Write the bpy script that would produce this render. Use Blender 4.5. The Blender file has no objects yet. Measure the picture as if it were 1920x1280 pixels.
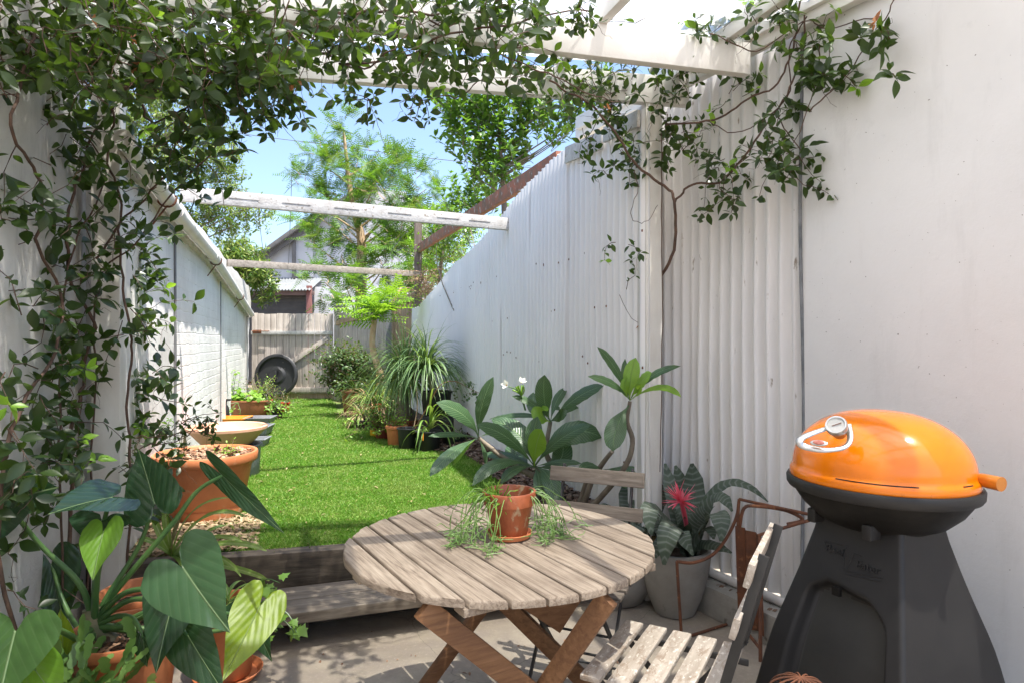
import bpy, bmesh, math, random
import numpy as np
from mathutils import Vector, Matrix, Quaternion
R = math.radians
C = bpy.context.scene.collection
sc = bpy.context.scene
rng = np.random.default_rng(7)
random.seed(7)

# ---------------------------------------------------------------- camera, sky, sun, exposure
CH, F = 1.38, 1200.0                       # eye height, focal length in photo pixels (1920 wide)
cam_d = bpy.data.cameras.new('camera'); cam = bpy.data.objects.new('camera', cam_d); C.objects.link(cam)
cam.location = (0, 0, CH); cam.rotation_euler = (R(90), 0, 0)
cam_d.sensor_width = 36; cam_d.lens = 36 * F / 1920; cam_d.clip_end = 2000; cam_d.clip_start = 0.05
sc.camera = cam
TH, TH2 = math.atan2(410, 1200), R(28)     # yaw of the garden strip and of the near right wall
r1 = np.array([math.cos(TH), math.sin(TH), 0]); g1 = np.array([-math.sin(TH), math.cos(TH), 0])
r2 = np.array([math.cos(TH2), math.sin(TH2), 0]); g2 = np.array([-math.sin(TH2), math.cos(TH2), 0])
UP = np.array([0, 0, 1.0])
TO_SUN = r1 * .20 - g1 * .25 + UP * .94
TO_SUN /= np.linalg.norm(TO_SUN)
w = bpy.data.worlds.new('World'); sc.world = w; w.use_nodes = True
nt = w.node_tree; bgn = nt.nodes['Background']
sky = nt.nodes.new('ShaderNodeTexSky'); sky.sky_type = 'NISHITA'; sky.sun_disc = False
sky.sun_elevation = math.asin(TO_SUN[2]); sky.sun_rotation = math.atan2(TO_SUN[0], TO_SUN[1])
sky.air_density = 1.0; sky.dust_density = 2.5; sky.ozone_density = 3.0
hs = nt.nodes.new('ShaderNodeHueSaturation'); hs.inputs['Saturation'].default_value = 1.0; hs.inputs['Value'].default_value = 1.0
nt.links.new(sky.outputs[0], hs.inputs['Color']); nt.links.new(hs.outputs[0], bgn.inputs[0]); bgn.inputs[1].default_value = 0.135
sd = bpy.data.lights.new('sun', 'SUN'); sd.energy = 4.6; sd.angle = R(.55); sd.color = (1, .955, .885)
so = bpy.data.objects.new('sun', sd); C.objects.link(so); so.location = (3, -3, 8)
so.rotation_euler = Vector(TO_SUN).to_track_quat('Z', 'Y').to_euler()
sc.view_settings.view_transform = 'Standard'; sc.view_settings.look = 'None'
sc.view_settings.exposure = 1.42; sc.view_settings.gamma = 1
sc.cycles.max_bounces = 10; sc.cycles.diffuse_bounces = 6; sc.cycles.transparent_max_bounces = 16
sc.cycles.transmission_bounces = 6; sc.cycles.use_denoising = True
sc.cycles.sample_clamp_indirect = 6

# ---------------------------------------------------------------- frames
def W(px, py, Z): return np.array([(px - 960) / F * Z, Z, CH - (py - 640) / F * Z])
def WZ(px, py, z):                          # the point on the level z
    Z = (CH - z) * F / (py - 640); return W(px, py, Z)
def ZG(px, a): return F * a / ((px - 550) * math.cos(TH))      # distance of garden plane a along a picture column
def ZN(px, a): return F * a / ((px - 960 + F * math.tan(TH2)) * math.cos(TH2))
def G(a, b, z=0): return r1 * a + g1 * b + UP * z
def N2(a, b, z=0): return r2 * a + g2 * b + UP * z
def WG(px, py, a): return W(px, py, ZG(px, a))
def nrm(v):
    v = np.asarray(v, float); return v / (np.linalg.norm(v, axis=-1, keepdims=True) + 1e-9)
def gb(p): return float(np.dot(p, g1))
def nb(p): return float(np.dot(p, g2))

# ---------------------------------------------------------------- objects
def tag(o, label=None, cat=None, group=None, kind=None):
    if label: o['label'] = label
    if cat: o['category'] = cat
    if group: o['group'] = group
    if kind: o['kind'] = kind
    return o
def thing(name, label, cat, loc=(0, 0, 0), rotz=0, group=None):
    o = bpy.data.objects.new(name, None); C.objects.link(o); o.empty_display_size = .05
    o.location = tuple(map(float, loc)); o.rotation_euler = (0, 0, rotz)
    return tag(o, label, cat, group)
class MB:
    def __init__(s): s.v = []; s.f = []; s.n = 0; s.uv = []
    def add(s, v, f, uv=None):
        v = np.asarray(v, float).reshape(-1, 3)
        for face in f: s.f.append([i + s.n for i in face])
        s.v.append(v); s.uv.append(np.zeros((len(v), 2)) if uv is None else np.asarray(uv, float)); s.n += len(v)
        return s
    def data(s): return np.concatenate(s.v), s.f, np.concatenate(s.uv)
def mesh_of(name, v, f, uv=None, smooth=True, angle=40):
    me = bpy.data.meshes.new(name)
    v = np.asarray(v, np.float32)
    if isinstance(f, np.ndarray):
        k = f.shape[1]; nf = len(f)
        me.vertices.add(len(v)); me.vertices.foreach_set('co', v.ravel())
        me.loops.add(nf * k); me.loops.foreach_set('vertex_index', f.ravel().astype(np.int32))
        me.polygons.add(nf); me.polygons.foreach_set('loop_start', np.arange(0, nf * k, k, dtype=np.int32))
        me.update(calc_edges=True)
    else:
        me.from_pydata(v.tolist(), [], [list(map(int, x)) for x in f])
    if uv is not None:
        at = me.attributes.new('luv', 'FLOAT_VECTOR', 'POINT')
        u3 = np.zeros((len(v), 3), np.float32); u3[:, :2] = uv; at.data.foreach_set('vector', u3.ravel())
    me.polygons.foreach_set('use_smooth', np.full(len(me.polygons), smooth))
    if smooth and angle: me.set_sharp_from_angle(angle=R(angle))
    return me
def part(name, root, m, mat, smooth=True, angle=40, local=False, label=None):
    """m = MB or (v, f[, uv]) in world coordinates (or in the thing's own when local); parent root (thing or part)"""
    if isinstance(m, MB): m = m.data()
    v, f = np.asarray(m[0], float), m[1]; uv = m[2] if len(m) > 2 else None
    M = Matrix()
    if root is not None and not local:
        M = Matrix.Identity(4); o = root
        while o is not None:
            M = (Matrix.Translation(o.location) @ o.rotation_euler.to_matrix().to_4x4()) @ M; o = o.parent
        A = np.array(M.inverted()); v = v @ A[:3, :3].T + A[:3, 3]
    o = bpy.data.objects.new(name, mesh_of(name, v, f, uv, smooth, angle)); C.objects.link(o)
    if root is not None: o.parent = root
    if mat: o.data.materials.append(mat)
    if label: o['label'] = label
    return o
def copy_tree(o, parent=None):
    c = o.copy(); C.objects.link(c); c.parent = parent
    for ch in list(o.children): copy_tree(ch, c)
    return c

# ---------------------------------------------------------------- shapes
def box(sx, sy, sz, c=(0, 0, 0), bev=.003, ax=None):
    """a bevelled box of full sizes centred at c; ax = 3x3 rows of axes"""
    bm = bmesh.new(); bmesh.ops.create_cube(bm, size=1)
    for v_ in bm.verts: v_.co = (v_.co.x * sx, v_.co.y * sy, v_.co.z * sz)
    if bev: bmesh.ops.bevel(bm, geom=bm.edges[:], offset=min(bev, .45 * min(sx, sy, sz)), segments=2, affect='EDGES', profile=.6)
    bm.verts.index_update(); v = np.array([x.co[:] for x in bm.verts]); f = [[q.index for q in p.verts] for p in bm.faces]; bm.free()
    if ax is not None: v = v @ np.array(ax)
    return v + np.asarray(c, float), f
def beam(p0, p1, w_, h, bev=.004, up=UP):
    p0, p1 = np.asarray(p0, float), np.asarray(p1, float); d = p1 - p0; L = np.linalg.norm(d); d = d / L
    s = nrm(np.cross(d, up)); u = np.cross(s, d)
    return box(L, w_, h, (p0 + p1) / 2, bev, [d, s, u])
def quadgrid(nu, nv, closed=False):
    f = []
    for i in range(nu - 1):
        for j in range(nv if closed else nv - 1):
            j2 = (j + 1) % nv; f.append((i * nv + j, i * nv + j2, (i + 1) * nv + j2, (i + 1) * nv + j))
    return f
def smooth_path(P, k=4):
    P = np.asarray(P, float)
    if len(P) < 3: return np.array([P[0] + (P[-1] - P[0]) * t for t in np.linspace(0, 1, k + 1)])
    Q = np.vstack([2 * P[0] - P[1], P, 2 * P[-1] - P[-2]]); out = []
    for i in range(1, len(Q) - 2):
        for t in np.linspace(0, 1, k, endpoint=False):
            a, b, c, d = Q[i - 1], Q[i], Q[i + 1], Q[i + 2]
            out.append(.5 * (2 * b + (c - a) * t + (2 * a - 5 * b + 4 * c - d) * t * t + (3 * b - a - 3 * c + d) * t ** 3))
    out.append(P[-1]); return np.array(out)
def tube(P, rad, n=8, caps=True):
    P = np.asarray(P, float); K = len(P); rad = np.full(K, rad) if np.isscalar(rad) else np.interp(np.linspace(0, 1, K), np.linspace(0, 1, len(rad)), rad)
    T = nrm(np.gradient(P, axis=0)); u = nrm(np.cross(T[0], [.31, .17, .93])); V = []
    for i in range(K):
        u = nrm(u - T[i] * np.dot(u, T[i])); b = np.cross(T[i], u)
        a = np.arange(n) * 2 * math.pi / n
        V.append(P[i] + rad[i] * (np.outer(np.cos(a), u) + np.outer(np.sin(a), b)))
    f = quadgrid(K, n, True)
    if caps: f += [tuple(range(n))[::-1], tuple((K - 1) * n + j for j in range(n))]
    return np.concatenate(V), f
def lathe(prof, c=(0, 0, 0), n=40, sx=1, sy=1):
    """prof: (r, z) from bottom outside, over the rim, to the inside"""
    prof = np.asarray(prof, float); a = np.arange(n) * 2 * math.pi / n
    V = np.concatenate([np.stack([p[0] * np.cos(a) * sx, p[0] * np.sin(a) * sy, np.full(n, p[1])], 1) for p in prof])
    f = [q[::-1] for q in quadgrid(len(prof), n, True)]
    f = [(q[0], q[1], q[2], q[3]) for q in f]
    if prof[0][0] > 1e-4: f.append(tuple(range(n))[::-1])
    if prof[-1][0] > 1e-4: f.append(tuple((len(prof) - 1) * n + j for j in range(n)))
    return V + np.asarray(c, float), f
def pot_prof(rt, rb, h, rim=.02, lip=.012, wall=.012, soil=.05):
    return [(rb, 0), (rb + .004, .004), (rt - lip, h - rim - .004), (rt, h - rim), (rt + .002, h - rim + .004), (rt + .002, h - .004), (rt, h), (rt - wall, h),
            (rt - wall - .003, h - .004), (rt - wall - (rt - rb) * soil / h, h - soil)]
def ribbon(P, widths, m=5, fold=.25, side=None, up=UP, curl=0, twist=0, wave=0):
    """leaf blade swept along P; fold = V depth relative to half width; returns verts, faces, uv"""
    P = np.asarray(P, float); K = len(P)
    wd = np.interp(np.linspace(0, 1, K), np.linspace(0, 1, len(widths)), widths)
    T = nrm(np.gradient(P, axis=0)); V = []; U = []
    ph = rng.uniform(0, 6)
    for i in range(K):
        s = nrm(np.cross(T[i], up)) if side is None else nrm(side - T[i] * np.dot(side, T[i]))
        n_ = np.cross(s, T[i])
        if twist: q = twist * i / (K - 1); s, n_ = s * math.cos(q) + n_ * math.sin(q), n_ * math.cos(q) - s * math.sin(q)
        for t in np.linspace(-1, 1, m):
            V.append(P[i] + s * t * wd[i] * .5 + n_ * (abs(t) * fold - curl * t * t) * wd[i] * .5 + n_ * wave * wd[i] * abs(t) * math.sin(i * 1.9 + ph + (2 if t > 0 else 0)))
            U.append((i / (K - 1), t))
    return np.array(V), quadgrid(K, m), np.array(U)
def bez(a, b, c, n=10):
    t = np.linspace(0, 1, n)[:, None]; a, b, c = map(np.asarray, (a, b, c)); return (1 - t) ** 2 * a + 2 * t * (1 - t) * b + t * t * c
def heart(att, tip, hw, nrml, lobe=.32, cup=.15, droop=.25, wav=.03, n=72, rings=14, fold=.12):
    """broad leaf blade: petiole joint att, tip, half width, face normal"""
    att, tip = np.asarray(att, float), np.asarray(tip, float); L = np.linalg.norm(tip - att); x = (tip - att) / L
    z = nrm(np.asarray(nrml, float) - x * np.dot(nrml, x)); y = np.cross(z, x)
    th = np.linspace(-math.pi, math.pi, n, endpoint=False)
    # outline
    X = np.zeros(n); Y = np.zeros(n)
    for i, t in enumerate(th):
        a = abs(t) / math.pi                       # 0 at the tip, 1 in the sinus
        xs = [1, .80, .5, .15, -.12, -.30, -.33, -.24, -.02]
        ys = [0, .24, .66, .96, .98, .72, .42, .15, 0]
        k = np.linspace(0, 1, 9)
        X[i] = np.interp(a, k, xs); Y[i] = np.interp(a, k, ys) * (1 if t > 0 else -1)
    X = np.where(X < 0, X * lobe / .33, X)
    for _ in range(1):
        X2 = (np.roll(X, 1) + 2 * X + np.roll(X, -1)) / 4; Y2 = (np.roll(Y, 1) + 2 * Y + np.roll(Y, -1)) / 4
        keep = np.abs(th) < .2; X = np.where(keep, X, X2); Y = np.where(keep, Y, Y2)
    V = []; U = []; ph = rng.uniform(0, 6)
    for k in range(rings + 1):
        s = k / rings
        lx = X * L * s; ly = Y * hw * s
        lz = -droop * L * (np.clip(X * s, 0, 1) ** 2) + np.abs(Y * s) * hw * fold * 2 - cup * hw * (Y * s) ** 2 + wav * hw * s ** 3 * np.sin(th * 7 + ph)
        lz += .007 * L * np.sin((X * s) * 30 - np.abs(Y * s) * 14) * np.abs(Y * s) * (1 - .5 * s) + .03 * L * np.sin(X * s * 4 + ph) * (Y * s)
        V.append(att + np.outer(lx, x) + np.outer(ly, y) + np.outer(lz, z)); U.append(np.stack([X * s, Y * s], 1))
    return np.concatenate(V), quadgrid(rings + 1, n, True), np.concatenate(U)

# bulk leaves ------------------------------------------------
def leaf_tpl(nu=6, prof=None, fold=.25, bend=.25, width=.4, stalk=.08):
    prof = prof or [0.02, .55, .92, 1, .82, .45, .02]
    u = np.linspace(0, 1, nu + 1); wd = np.interp(u, np.linspace(0, 1, len(prof)), prof) * width / 2
    V = []; U = []
    for i, t in enumerate(u):
        for sgn in (-1, 0, 1):
            V.append((stalk + t * (1 - stalk), sgn * wd[i], abs(sgn) * wd[i] * fold - bend * t * t)); U.append((t, sgn))
    return np.array(V), np.array(quadgrid(nu + 1, 3)), np.array(U)
def basis(x, z):
    x = nrm(x); z = nrm(z - x * np.sum(x * z, -1, keepdims=True)); y = np.cross(z, x)
    return np.stack([x, y, z], 1)               # N,3,3 rows are axes
def scatter(tpl, pos, x, z, scale):
    V, f, U = tpl; N = len(pos); B = basis(np.asarray(x, float), np.asarray(z, float))
    if np.ndim(scale) == 0: scale = np.full(N, scale)
    P = np.einsum('kc,ncd->nkd', V, B) * np.asarray(scale)[:, None, None] + np.asarray(pos)[:, None, :]
    faces = (f[None] + (np.arange(N) * len(V))[:, None, None]).reshape(-1, f.shape[1])
    return P.reshape(-1, 3), faces, np.tile(U, (N, 1))
def cat(*ms):
    n = 0; V = []; Fc = []; U = []
    for v, f, u in ms: V.append(v); Fc.append(np.asarray(f) + n); U.append(u); n += len(v)
    return np.concatenate(V), np.concatenate(Fc), np.concatenate(U)
def walk(o, d, L, n, wander=.35, grav=-.1, bias=None):
    """N random shoots: origins o, directions d, lengths L -> (N, n+1, 3)"""
    o = np.asarray(o, float); d = nrm(d); N = len(o); P = [o]; st = (np.ones(N) * L / n)[:, None]
    for i in range(n):
        d = nrm(d + rng.normal(0, wander, (N, 3)) + np.array([0, 0, grav]) + (0 if bias is None else bias))
        P.append(P[-1] + d * st)
    return np.stack(P, 1)
def tubes(S, r0, r1_, n=4):
    """many tubes at once: S (N,K,3)"""
    N, K, _ = S.shape; T = nrm(np.gradient(S, axis=1)); ref = np.array([.3, .2, .93])
    u = nrm(np.cross(T, ref)); b = np.cross(T, u); a = np.arange(n) * 2 * math.pi / n
    r0 = np.broadcast_to(r0, (N,)); r1_ = np.broadcast_to(r1_, (N,))
    rad = r0[:, None] + (r1_ - r0)[:, None] * np.linspace(0, 1, K)[None]
    V = S[:, :, None, :] + rad[:, :, None, None] * (np.cos(a)[None, None, :, None] * u[:, :, None, :] + np.sin(a)[None, None, :, None] * b[:, :, None, :])
    q = np.array(quadgrid(K, n, True)); f = (q[None] + (np.arange(N) * K * n)[:, None, None]).reshape(-1, 4)
    return V.reshape(-1, 3), f, np.zeros((N * K * n, 2))
def leaves_on(S, tpl, size, spread=.9, up=.6, start=1, pair=True, whorl=0, jit=.25, szj=.3, zup=1.0):
    """leaves at the nodes of shoots, pairs turned at right angles node by node, and a whorl at the tip"""
    N, K, _ = S.shape; T = nrm(np.gradient(S, axis=1)); pos = []; X = []; Zn = []; sz = []
    ang0 = rng.uniform(0, 6.28, N)
    def put(i, ang, sp, k=1.0):
        t = T[:, i]; a = nrm(np.cross(t, [.21, .4, .89])); b = np.cross(t, a)
        rad = a * np.cos(ang)[:, None] + b * np.sin(ang)[:, None]
        x = t * (1 - sp) + rad * sp + np.array([0, 0, up * .3]) + rng.normal(0, jit, (N, 3))
        pos.append(S[:, i] + rad * .002); X.append(x); Zn.append(t * .6 + np.array([0, 0, zup]) + rng.normal(0, jit, (N, 3)))
        sz.append(size * k * rng.uniform(1 - szj, 1 + szj * .5, N))
    for i in range(start, K):
        put(i, ang0 + i * 1.6, spread)
        if pair: put(i, ang0 + i * 1.6 + math.pi, spread)
    for w_ in range(whorl): put(K - 1, ang0 + w_ * 6.28 / whorl, .75, .85)
    return scatter(tpl, np.concatenate(pos), np.concatenate(X), np.concatenate(Zn), np.concatenate(sz))

# ---------------------------------------------------------------- materials
def NM(name):
    m = bpy.data.materials.new(name); m.use_nodes = True; t = m.node_tree; b = t.nodes['Principled BSDF']
    return m, t, b, t.nodes['Material Output']
def nd(t, typ, **kw):
    n = t.nodes.new('ShaderNode' + typ)
    for k, v in kw.items():
        if k in n.inputs.keys() and not hasattr(n, k): n.inputs[k].default_value = v
        else:
            try: setattr(n, k, v)
            except Exception: n.inputs[k].default_value = v
    return n
def ramp(t, fac, stops):
    r = t.nodes.new('ShaderNodeValToRGB'); cr = r.color_ramp
    while len(cr.elements) < len(stops): cr.elements.new(.5)
    for e, (p, c) in zip(cr.elements, stops): e.position = p; e.color = (*c, 1) if len(c) == 3 else c
    t.links.new(fac, r.inputs[0]); return r.outputs[0]
def coords(t, scale=(1, 1, 1), kind='Object'):
    tc = t.nodes.new('ShaderNodeTexCoord'); mp = t.nodes.new('ShaderNodeMapping'); mp.inputs['Scale'].default_value = scale
    t.links.new(tc.outputs[kind], mp.inputs[0]); return mp.outputs[0]
def mixc(t, fac, a, b, mode='MIX'):
    m = t.nodes.new('ShaderNodeMix'); m.data_type = 'RGBA'; m.blend_type = mode
    for s, v in ((0, fac), (6, a), (7, b)):
        if isinstance(v, (int, float)): m.inputs[s].default_value = v
        elif isinstance(v, tuple): m.inputs[s].default_value = (*v, 1)
        else: t.links.new(v, m.inputs[s])
    return m.outputs[2]
def noise(t, vec, scale, detail=6, rough=.6, dist=0):
    n = t.nodes.new('ShaderNodeTexNoise'); n.inputs['Scale'].default_value = scale; n.inputs['Detail'].default_value = detail
    n.inputs['Roughness'].default_value = rough; n.inputs['Distortion'].default_value = dist; t.links.new(vec, n.inputs[0]); return n.outputs[0]
def bump(t, b, h, dist=.005, strength=1):
    n = t.nodes.new('ShaderNodeBump'); n.inputs['Distance'].default_value = dist; n.inputs['Strength'].default_value = strength
    t.links.new(h, n.inputs['Height']); t.links.new(n.outputs[0], b.inputs['Normal']); return n
def math_(t, op, a, b=0.0, clamp=False):
    m = t.nodes.new('ShaderNodeMath'); m.operation = op; m.use_clamp = clamp
    for s, v in ((0, a), (1, b)):
        if isinstance(v, (int, float)): m.inputs[s].default_value = v
        else: t.links.new(v, m.inputs[s])
    return m.outputs[0]
def surf(name, c1, c2, scale=8, rough=.6, stretch=(1, 1, 1), bd=.002, bscale=None, metal=0, spots=None, coat=0, lo=.35, hi=.65, detail=8, spec=.5):
    """two-tone noise surface with bump; spots = (colour, scale, threshold)"""
    m, t, b, o = NM(name); v = coords(t, stretch)
    n1 = noise(t, v, scale, detail, .62); col = ramp(t, n1, [(lo, c1), (hi, c2)])
    if spots:
        n2 = noise(t, v, spots[1], 7, .6); k = ramp(t, n2, [(spots[2], (0, 0, 0)), (spots[2] + .06, (1, 1, 1))]); col = mixc(t, k, col, spots[0])
    t.links.new(col, b.inputs['Base Color']); b.inputs['Roughness'].default_value = rough; b.inputs['Metallic'].default_value = metal
    b.inputs['Specular IOR Level'].default_value = spec
    if coat: b.inputs['Coat Weight'].default_value = coat
    if bd: bump(t, b, noise(t, v, bscale or scale * 6, 6, .6), bd)
    return m
def leafmat(name, cols, rough=.38, trans=.35, tcol=(.35, .5, .05), vein=None, spec=.5, side=None, noise_mix=.35):
    """cols: ramp over a random number per leaf; translucent"""
    m, t, b, o = NM(name); g = nd(t, 'NewGeometry')
    c = ramp(t, g.outputs['Random Per Island'], [(i / max(1, len(cols) - 1), k) for i, k in enumerate(cols)])
    v = coords(t); c = mixc(t, ramp(t, noise(t, v, 30, 4), [(.35, (0, 0, 0)), (.7, (noise_mix,) * 3)]), c, tuple(x * .55 for x in cols[0]))
    if vein:
        at = nd(t, 'Attribute'); at.attribute_name = 'luv'; sp = nd(t, 'SeparateXYZ'); t.links.new(at.outputs['Vector'], sp.inputs[0])
        ay = math_(t, 'ABSOLUTE', sp.outputs[1])
        mid = ramp(t, ay, [(0, (1, 1, 1)), (vein.get('mid', .05), (0, 0, 0))])
        w_ = math_(t, 'SINE', math_(t, 'MULTIPLY', math_(t, 'SUBTRACT', sp.outputs[0], math_(t, 'MULTIPLY', ay, vein.get('slant', .25))), vein.get('n', 60)))
        vv = ramp(t, w_, [(vein.get('edge', .9), (0, 0, 0)), (1, (1, 1, 1))])
        c = mixc(t, math_(t, 'MULTIPLY', vv, vein.get('k', .35)), c, vein['col']); c = mixc(t, mid, c, vein['col'])
        bump(t, b, math_(t, 'ADD', math_(t, 'MULTIPLY', w_, .35), math_(t, 'MULTIPLY', mid, -2.0)), vein.get('bd', .0015))
    t.links.new(c, b.inputs['Base Color']); b.inputs['Roughness'].default_value = rough; b.inputs['Specular IOR Level'].default_value = spec
    tr = nd(t, 'BsdfTranslucent'); mx = nd(t, 'MixShader'); mx.inputs[0].default_value = trans
    tc = mixc(t, .55, c, tcol); t.links.new(tc, tr.inputs[0])
    t.links.new(b.outputs[0], mx.inputs[1]); t.links.new(tr.outputs[0], mx.inputs[2]); t.links.new(mx.outputs[0], o.inputs[0])
    return m

def wood(name, c1, c2, c3, axis=0, scale=5, rough=.75, bd=.0015, ring=40):
    m, t, b, o = NM(name); st = [ring] * 3; st[axis] = scale; v = coords(t, tuple(st)); v2 = coords(t, (1, 1, 1))
    n1 = noise(t, v, 1, 8, .65, .5); n2 = noise(t, v2, 3, 5, .6)
    g = nd(t, 'NewGeometry')
    col = ramp(t, n1, [(.3, c1), (.5, c2), (.7, c3)]); col = mixc(t, ramp(t, n2, [(.35, (0, 0, 0)), (.7, (.6, .6, .6))]), col, c1)
    t.links.new(col, b.inputs['Base Color']); b.inputs['Roughness'].default_value = rough
    bump(t, b, n1, bd); return m
M = {}
def stucco(name, c1, c2, bd=.004, brick=False, dirt=(.25, .24, .22), dirt_k=.6):
    m, t, b, o = NM(name); v = coords(t); n1 = noise(t, v, 1.3, 8, .6); n2 = noise(t, v, 45, 6, .7); n3 = noise(t, v, 9, 8, .7)
    col = ramp(t, n1, [(.35, c1), (.62, c2)]); sp = ramp(t, n3, [(.62, (0, 0, 0)), (.72, (dirt_k,) * 3)]); col = mixc(t, sp, col, tuple(.8 * x for x in c1))
    vs = coords(t, (3, 3, .5)); col = mixc(t, ramp(t, noise(t, v, 75, 2, .5), [(.74, (0, 0, 0)), (.77, (.75, .75, .75))]), col, (.16, .13, .11)); st = ramp(t, noise(t, vs, 2.5, 8, .65), [(.55, (0, 0, 0)), (.75, (dirt_k * .7,) * 3)]); col = mixc(t, st, col, dirt)
    h = math_(t, 'ADD', math_(t, 'MULTIPLY', n2, .25), math_(t, 'MULTIPLY', n3, .6))
    if brick:
        sx = nd(t, 'SeparateXYZ'); tc = nd(t, 'TexCoord'); t.links.new(tc.outputs['Object'], sx.inputs[0])
        cx = nd(t, 'CombineXYZ'); t.links.new(sx.outputs[1], cx.inputs[0]); t.links.new(sx.outputs[2], cx.inputs[1])
        wob = nd(t, 'VectorMath'); wob.operation = 'ADD'; nz = nd(t, 'TexNoise'); nz.inputs['Scale'].default_value = 6; t.links.new(cx.outputs[0], nz.inputs[0])
        sc_ = nd(t, 'VectorMath'); sc_.operation = 'SCALE'; sc_.inputs['Scale'].default_value = .035; t.links.new(nz.outputs[1], sc_.inputs[0])
        t.links.new(cx.outputs[0], wob.inputs[0]); t.links.new(sc_.outputs[0], wob.inputs[1])
        br = nd(t, 'TexBrick'); br.inputs['Scale'].default_value = 1; br.inputs['Brick Width'].default_value = .23; br.inputs['Row Height'].default_value = .086
        br.inputs['Mortar Size'].default_value = .007; br.inputs['Mortar Smooth'].default_value = 1.0; t.links.new(wob.outputs[0], br.inputs[0])
        h = math_(t, 'ADD', h, math_(t, 'MULTIPLY', br.outputs['Fac'], -.22))
        pk = noise(t, coords(t, (1, 1, 3)), 11, 8, .75); pm = math_(t, 'MULTIPLY', ramp(t, pk, [(.57, (0, 0, 0)), (.63, (1, 1, 1))]), br.outputs['Fac'])
        col = mixc(t, math_(t, 'MULTIPLY', pm, .75), col, (.22, .2, .19))
    t.links.new(col, b.inputs['Base Color']); b.inputs['Roughness'].default_value = .85; bump(t, b, h, bd); return m
WH = (.70, .68, .66)
M['stucco_near'] = stucco('painted_render', (.56, .54, .51), (.76, .74, .72), .009)
M['brick_paint'] = stucco('painted_brick', (.66, .64, .62), (.80, .785, .77), .011, brick=True, dirt_k=.3)
M['edge'] = surf('dark_sheet_edge', (.10, .11, .12), (.22, .23, .24), 9, .6, bd=.0005)
M['flat_wall'] = stucco('painted_flat_wall', (.70, .69, .675), (.77, .76, .745), .004, dirt_k=.22)
M['tin'] = surf('painted_corrugated_iron', (.76, .745, .735), (.82, .81, .80), 2.2, .5, (1, 1, .35), .0006, 60, spots=((.42, .40, .38), 26, .70))
M['tin2'] = surf('grimy_corrugated_iron', (.68, .665, .645), (.80, .785, .77), 2.2, .5, (1, 1, .3), .0008, 60, spots=((.30, .25, .20), 26, .655))
M['white_paint'] = surf('white_painted_timber', (.66, .64, .60), (.78, .76, .73), 5, .6, (1, 1, 1), .0008, 90, spots=((.45, .42, .38), 30, .72))
M['post_paint'] = surf('worn_white_post', (.60, .57, .52), (.70, .68, .63), 6, .7, (1, 1, .4), .001, 70, spots=((.40, .37, .32), 24, .68))
M['old_white'] = surf('peeling_white_timber', (.42, .40, .38), (.58, .57, .55), 14, .85, (1, 1, 1), .003, 60, spots=((.26, .22, .18), 34, .60))
M['weather'] = wood('weathered_grey_timber', (.16, .13, .11), (.33, .29, .25), (.45, .41, .36), 0, 3)
M['paling'] = wood('sun_bleached_palings', (.30, .255, .215), (.50, .44, .39), (.62, .56, .50), 2, 2.5, .85)
M['paling_brown'] = wood('brown_palings', (.26, .18, .11), (.42, .31, .21), (.55, .43, .31), 2, 2.5, .85)
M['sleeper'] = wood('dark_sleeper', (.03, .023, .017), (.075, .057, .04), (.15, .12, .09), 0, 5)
M['plank'] = wood('grey_step_plank', (.09, .07, .052), (.20, .165, .125), (.30, .255, .205), 0, 5)
M['redtimber'] = surf('red_flaking_timber', (.34, .12, .07), (.16, .11, .08), 9, .85, (1, 1, 1), .003, 50, spots=((.35, .33, .30), 14, .58))
M['darkpost'] = wood('dark_weathered_post', (.07, .05, .04), (.16, .12, .10), (.28, .24, .21), 2, 3)
M['pvc'] = surf('dusty_white_pvc', (.62, .59, .55), (.72, .70, .67), 6, .45, (1, 1, 1), .0003, spots=((.40, .36, .31), 12, .70))
M['rust'] = surf('rusted_steel', (.20, .075, .035), (.10, .045, .028), 14, .8, (1, 1, 1), .0012, 80, metal=.2, spots=((.30, .13, .06), 30, .6))
M['black_steel'] = surf('black_steel', (.018, .019, .02), (.03, .03, .03), 10, .45, bd=.0002)
M['grey_steel'] = surf('grey_steel', (.12, .125, .13), (.18, .18, .185), 10, .5, bd=.0002)
M['terra'] = surf('terracotta_plastic', (.44, .135, .048), (.58, .21, .085), 5, .55, bd=.001, bscale=40, spots=((.52, .30, .18), 8, .62))
M['terra_pale'] = surf('sunfaded_terracotta', (.56, .29, .18), (.66, .38, .26), 4, .6, bd=.0006, bscale=40)
M['terra_brown'] = surf('brown_plastic_pot', (.30, .105, .05), (.38, .14, .065), 5, .55, bd=.0004)
M['clay'] = surf('aged_clay', (.24, .055, .02), (.42, .12, .045), 14, .45, (1, 1, .6), .0015, 60, spots=((.46, .33, .20), 16, .60), coat=.1)
M['clay_saucer'] = surf('clay_saucer', (.55, .17, .06), (.62, .22, .09), 9, .5, bd=.0005)
M['black_plastic'] = surf('black_plastic', (.008, .009, .010), (.016, .017, .019), 6, .5, bd=.0004, spots=((.10, .09, .08), 16, .66))
M['grey_plastic'] = surf('grey_plastic_tray', (.15, .16, .18), (.22, .23, .25), 6, .45, bd=.0003)
M['orange_plastic'] = surf('orange_plastic', (.80, .30, .03), (.72, .26, .03), 5, .45, bd=.0003)
M['yellow_plastic'] = surf('yellow_plastic', (.85, .48, .02), (.80, .42, .02), 5, .4, bd=.0003)
M['red_plastic'] = surf('red_plastic', (.65, .03, .02), (.55, .03, .02), 5, .4, bd=.0003)
M['concrete_pot'] = surf('grey_cement_pot', (.23, .215, .19), (.30, .285, .255), 7, .7, bd=.001, bscale=60, spots=((.16, .15, .13), 18, .66))
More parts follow.
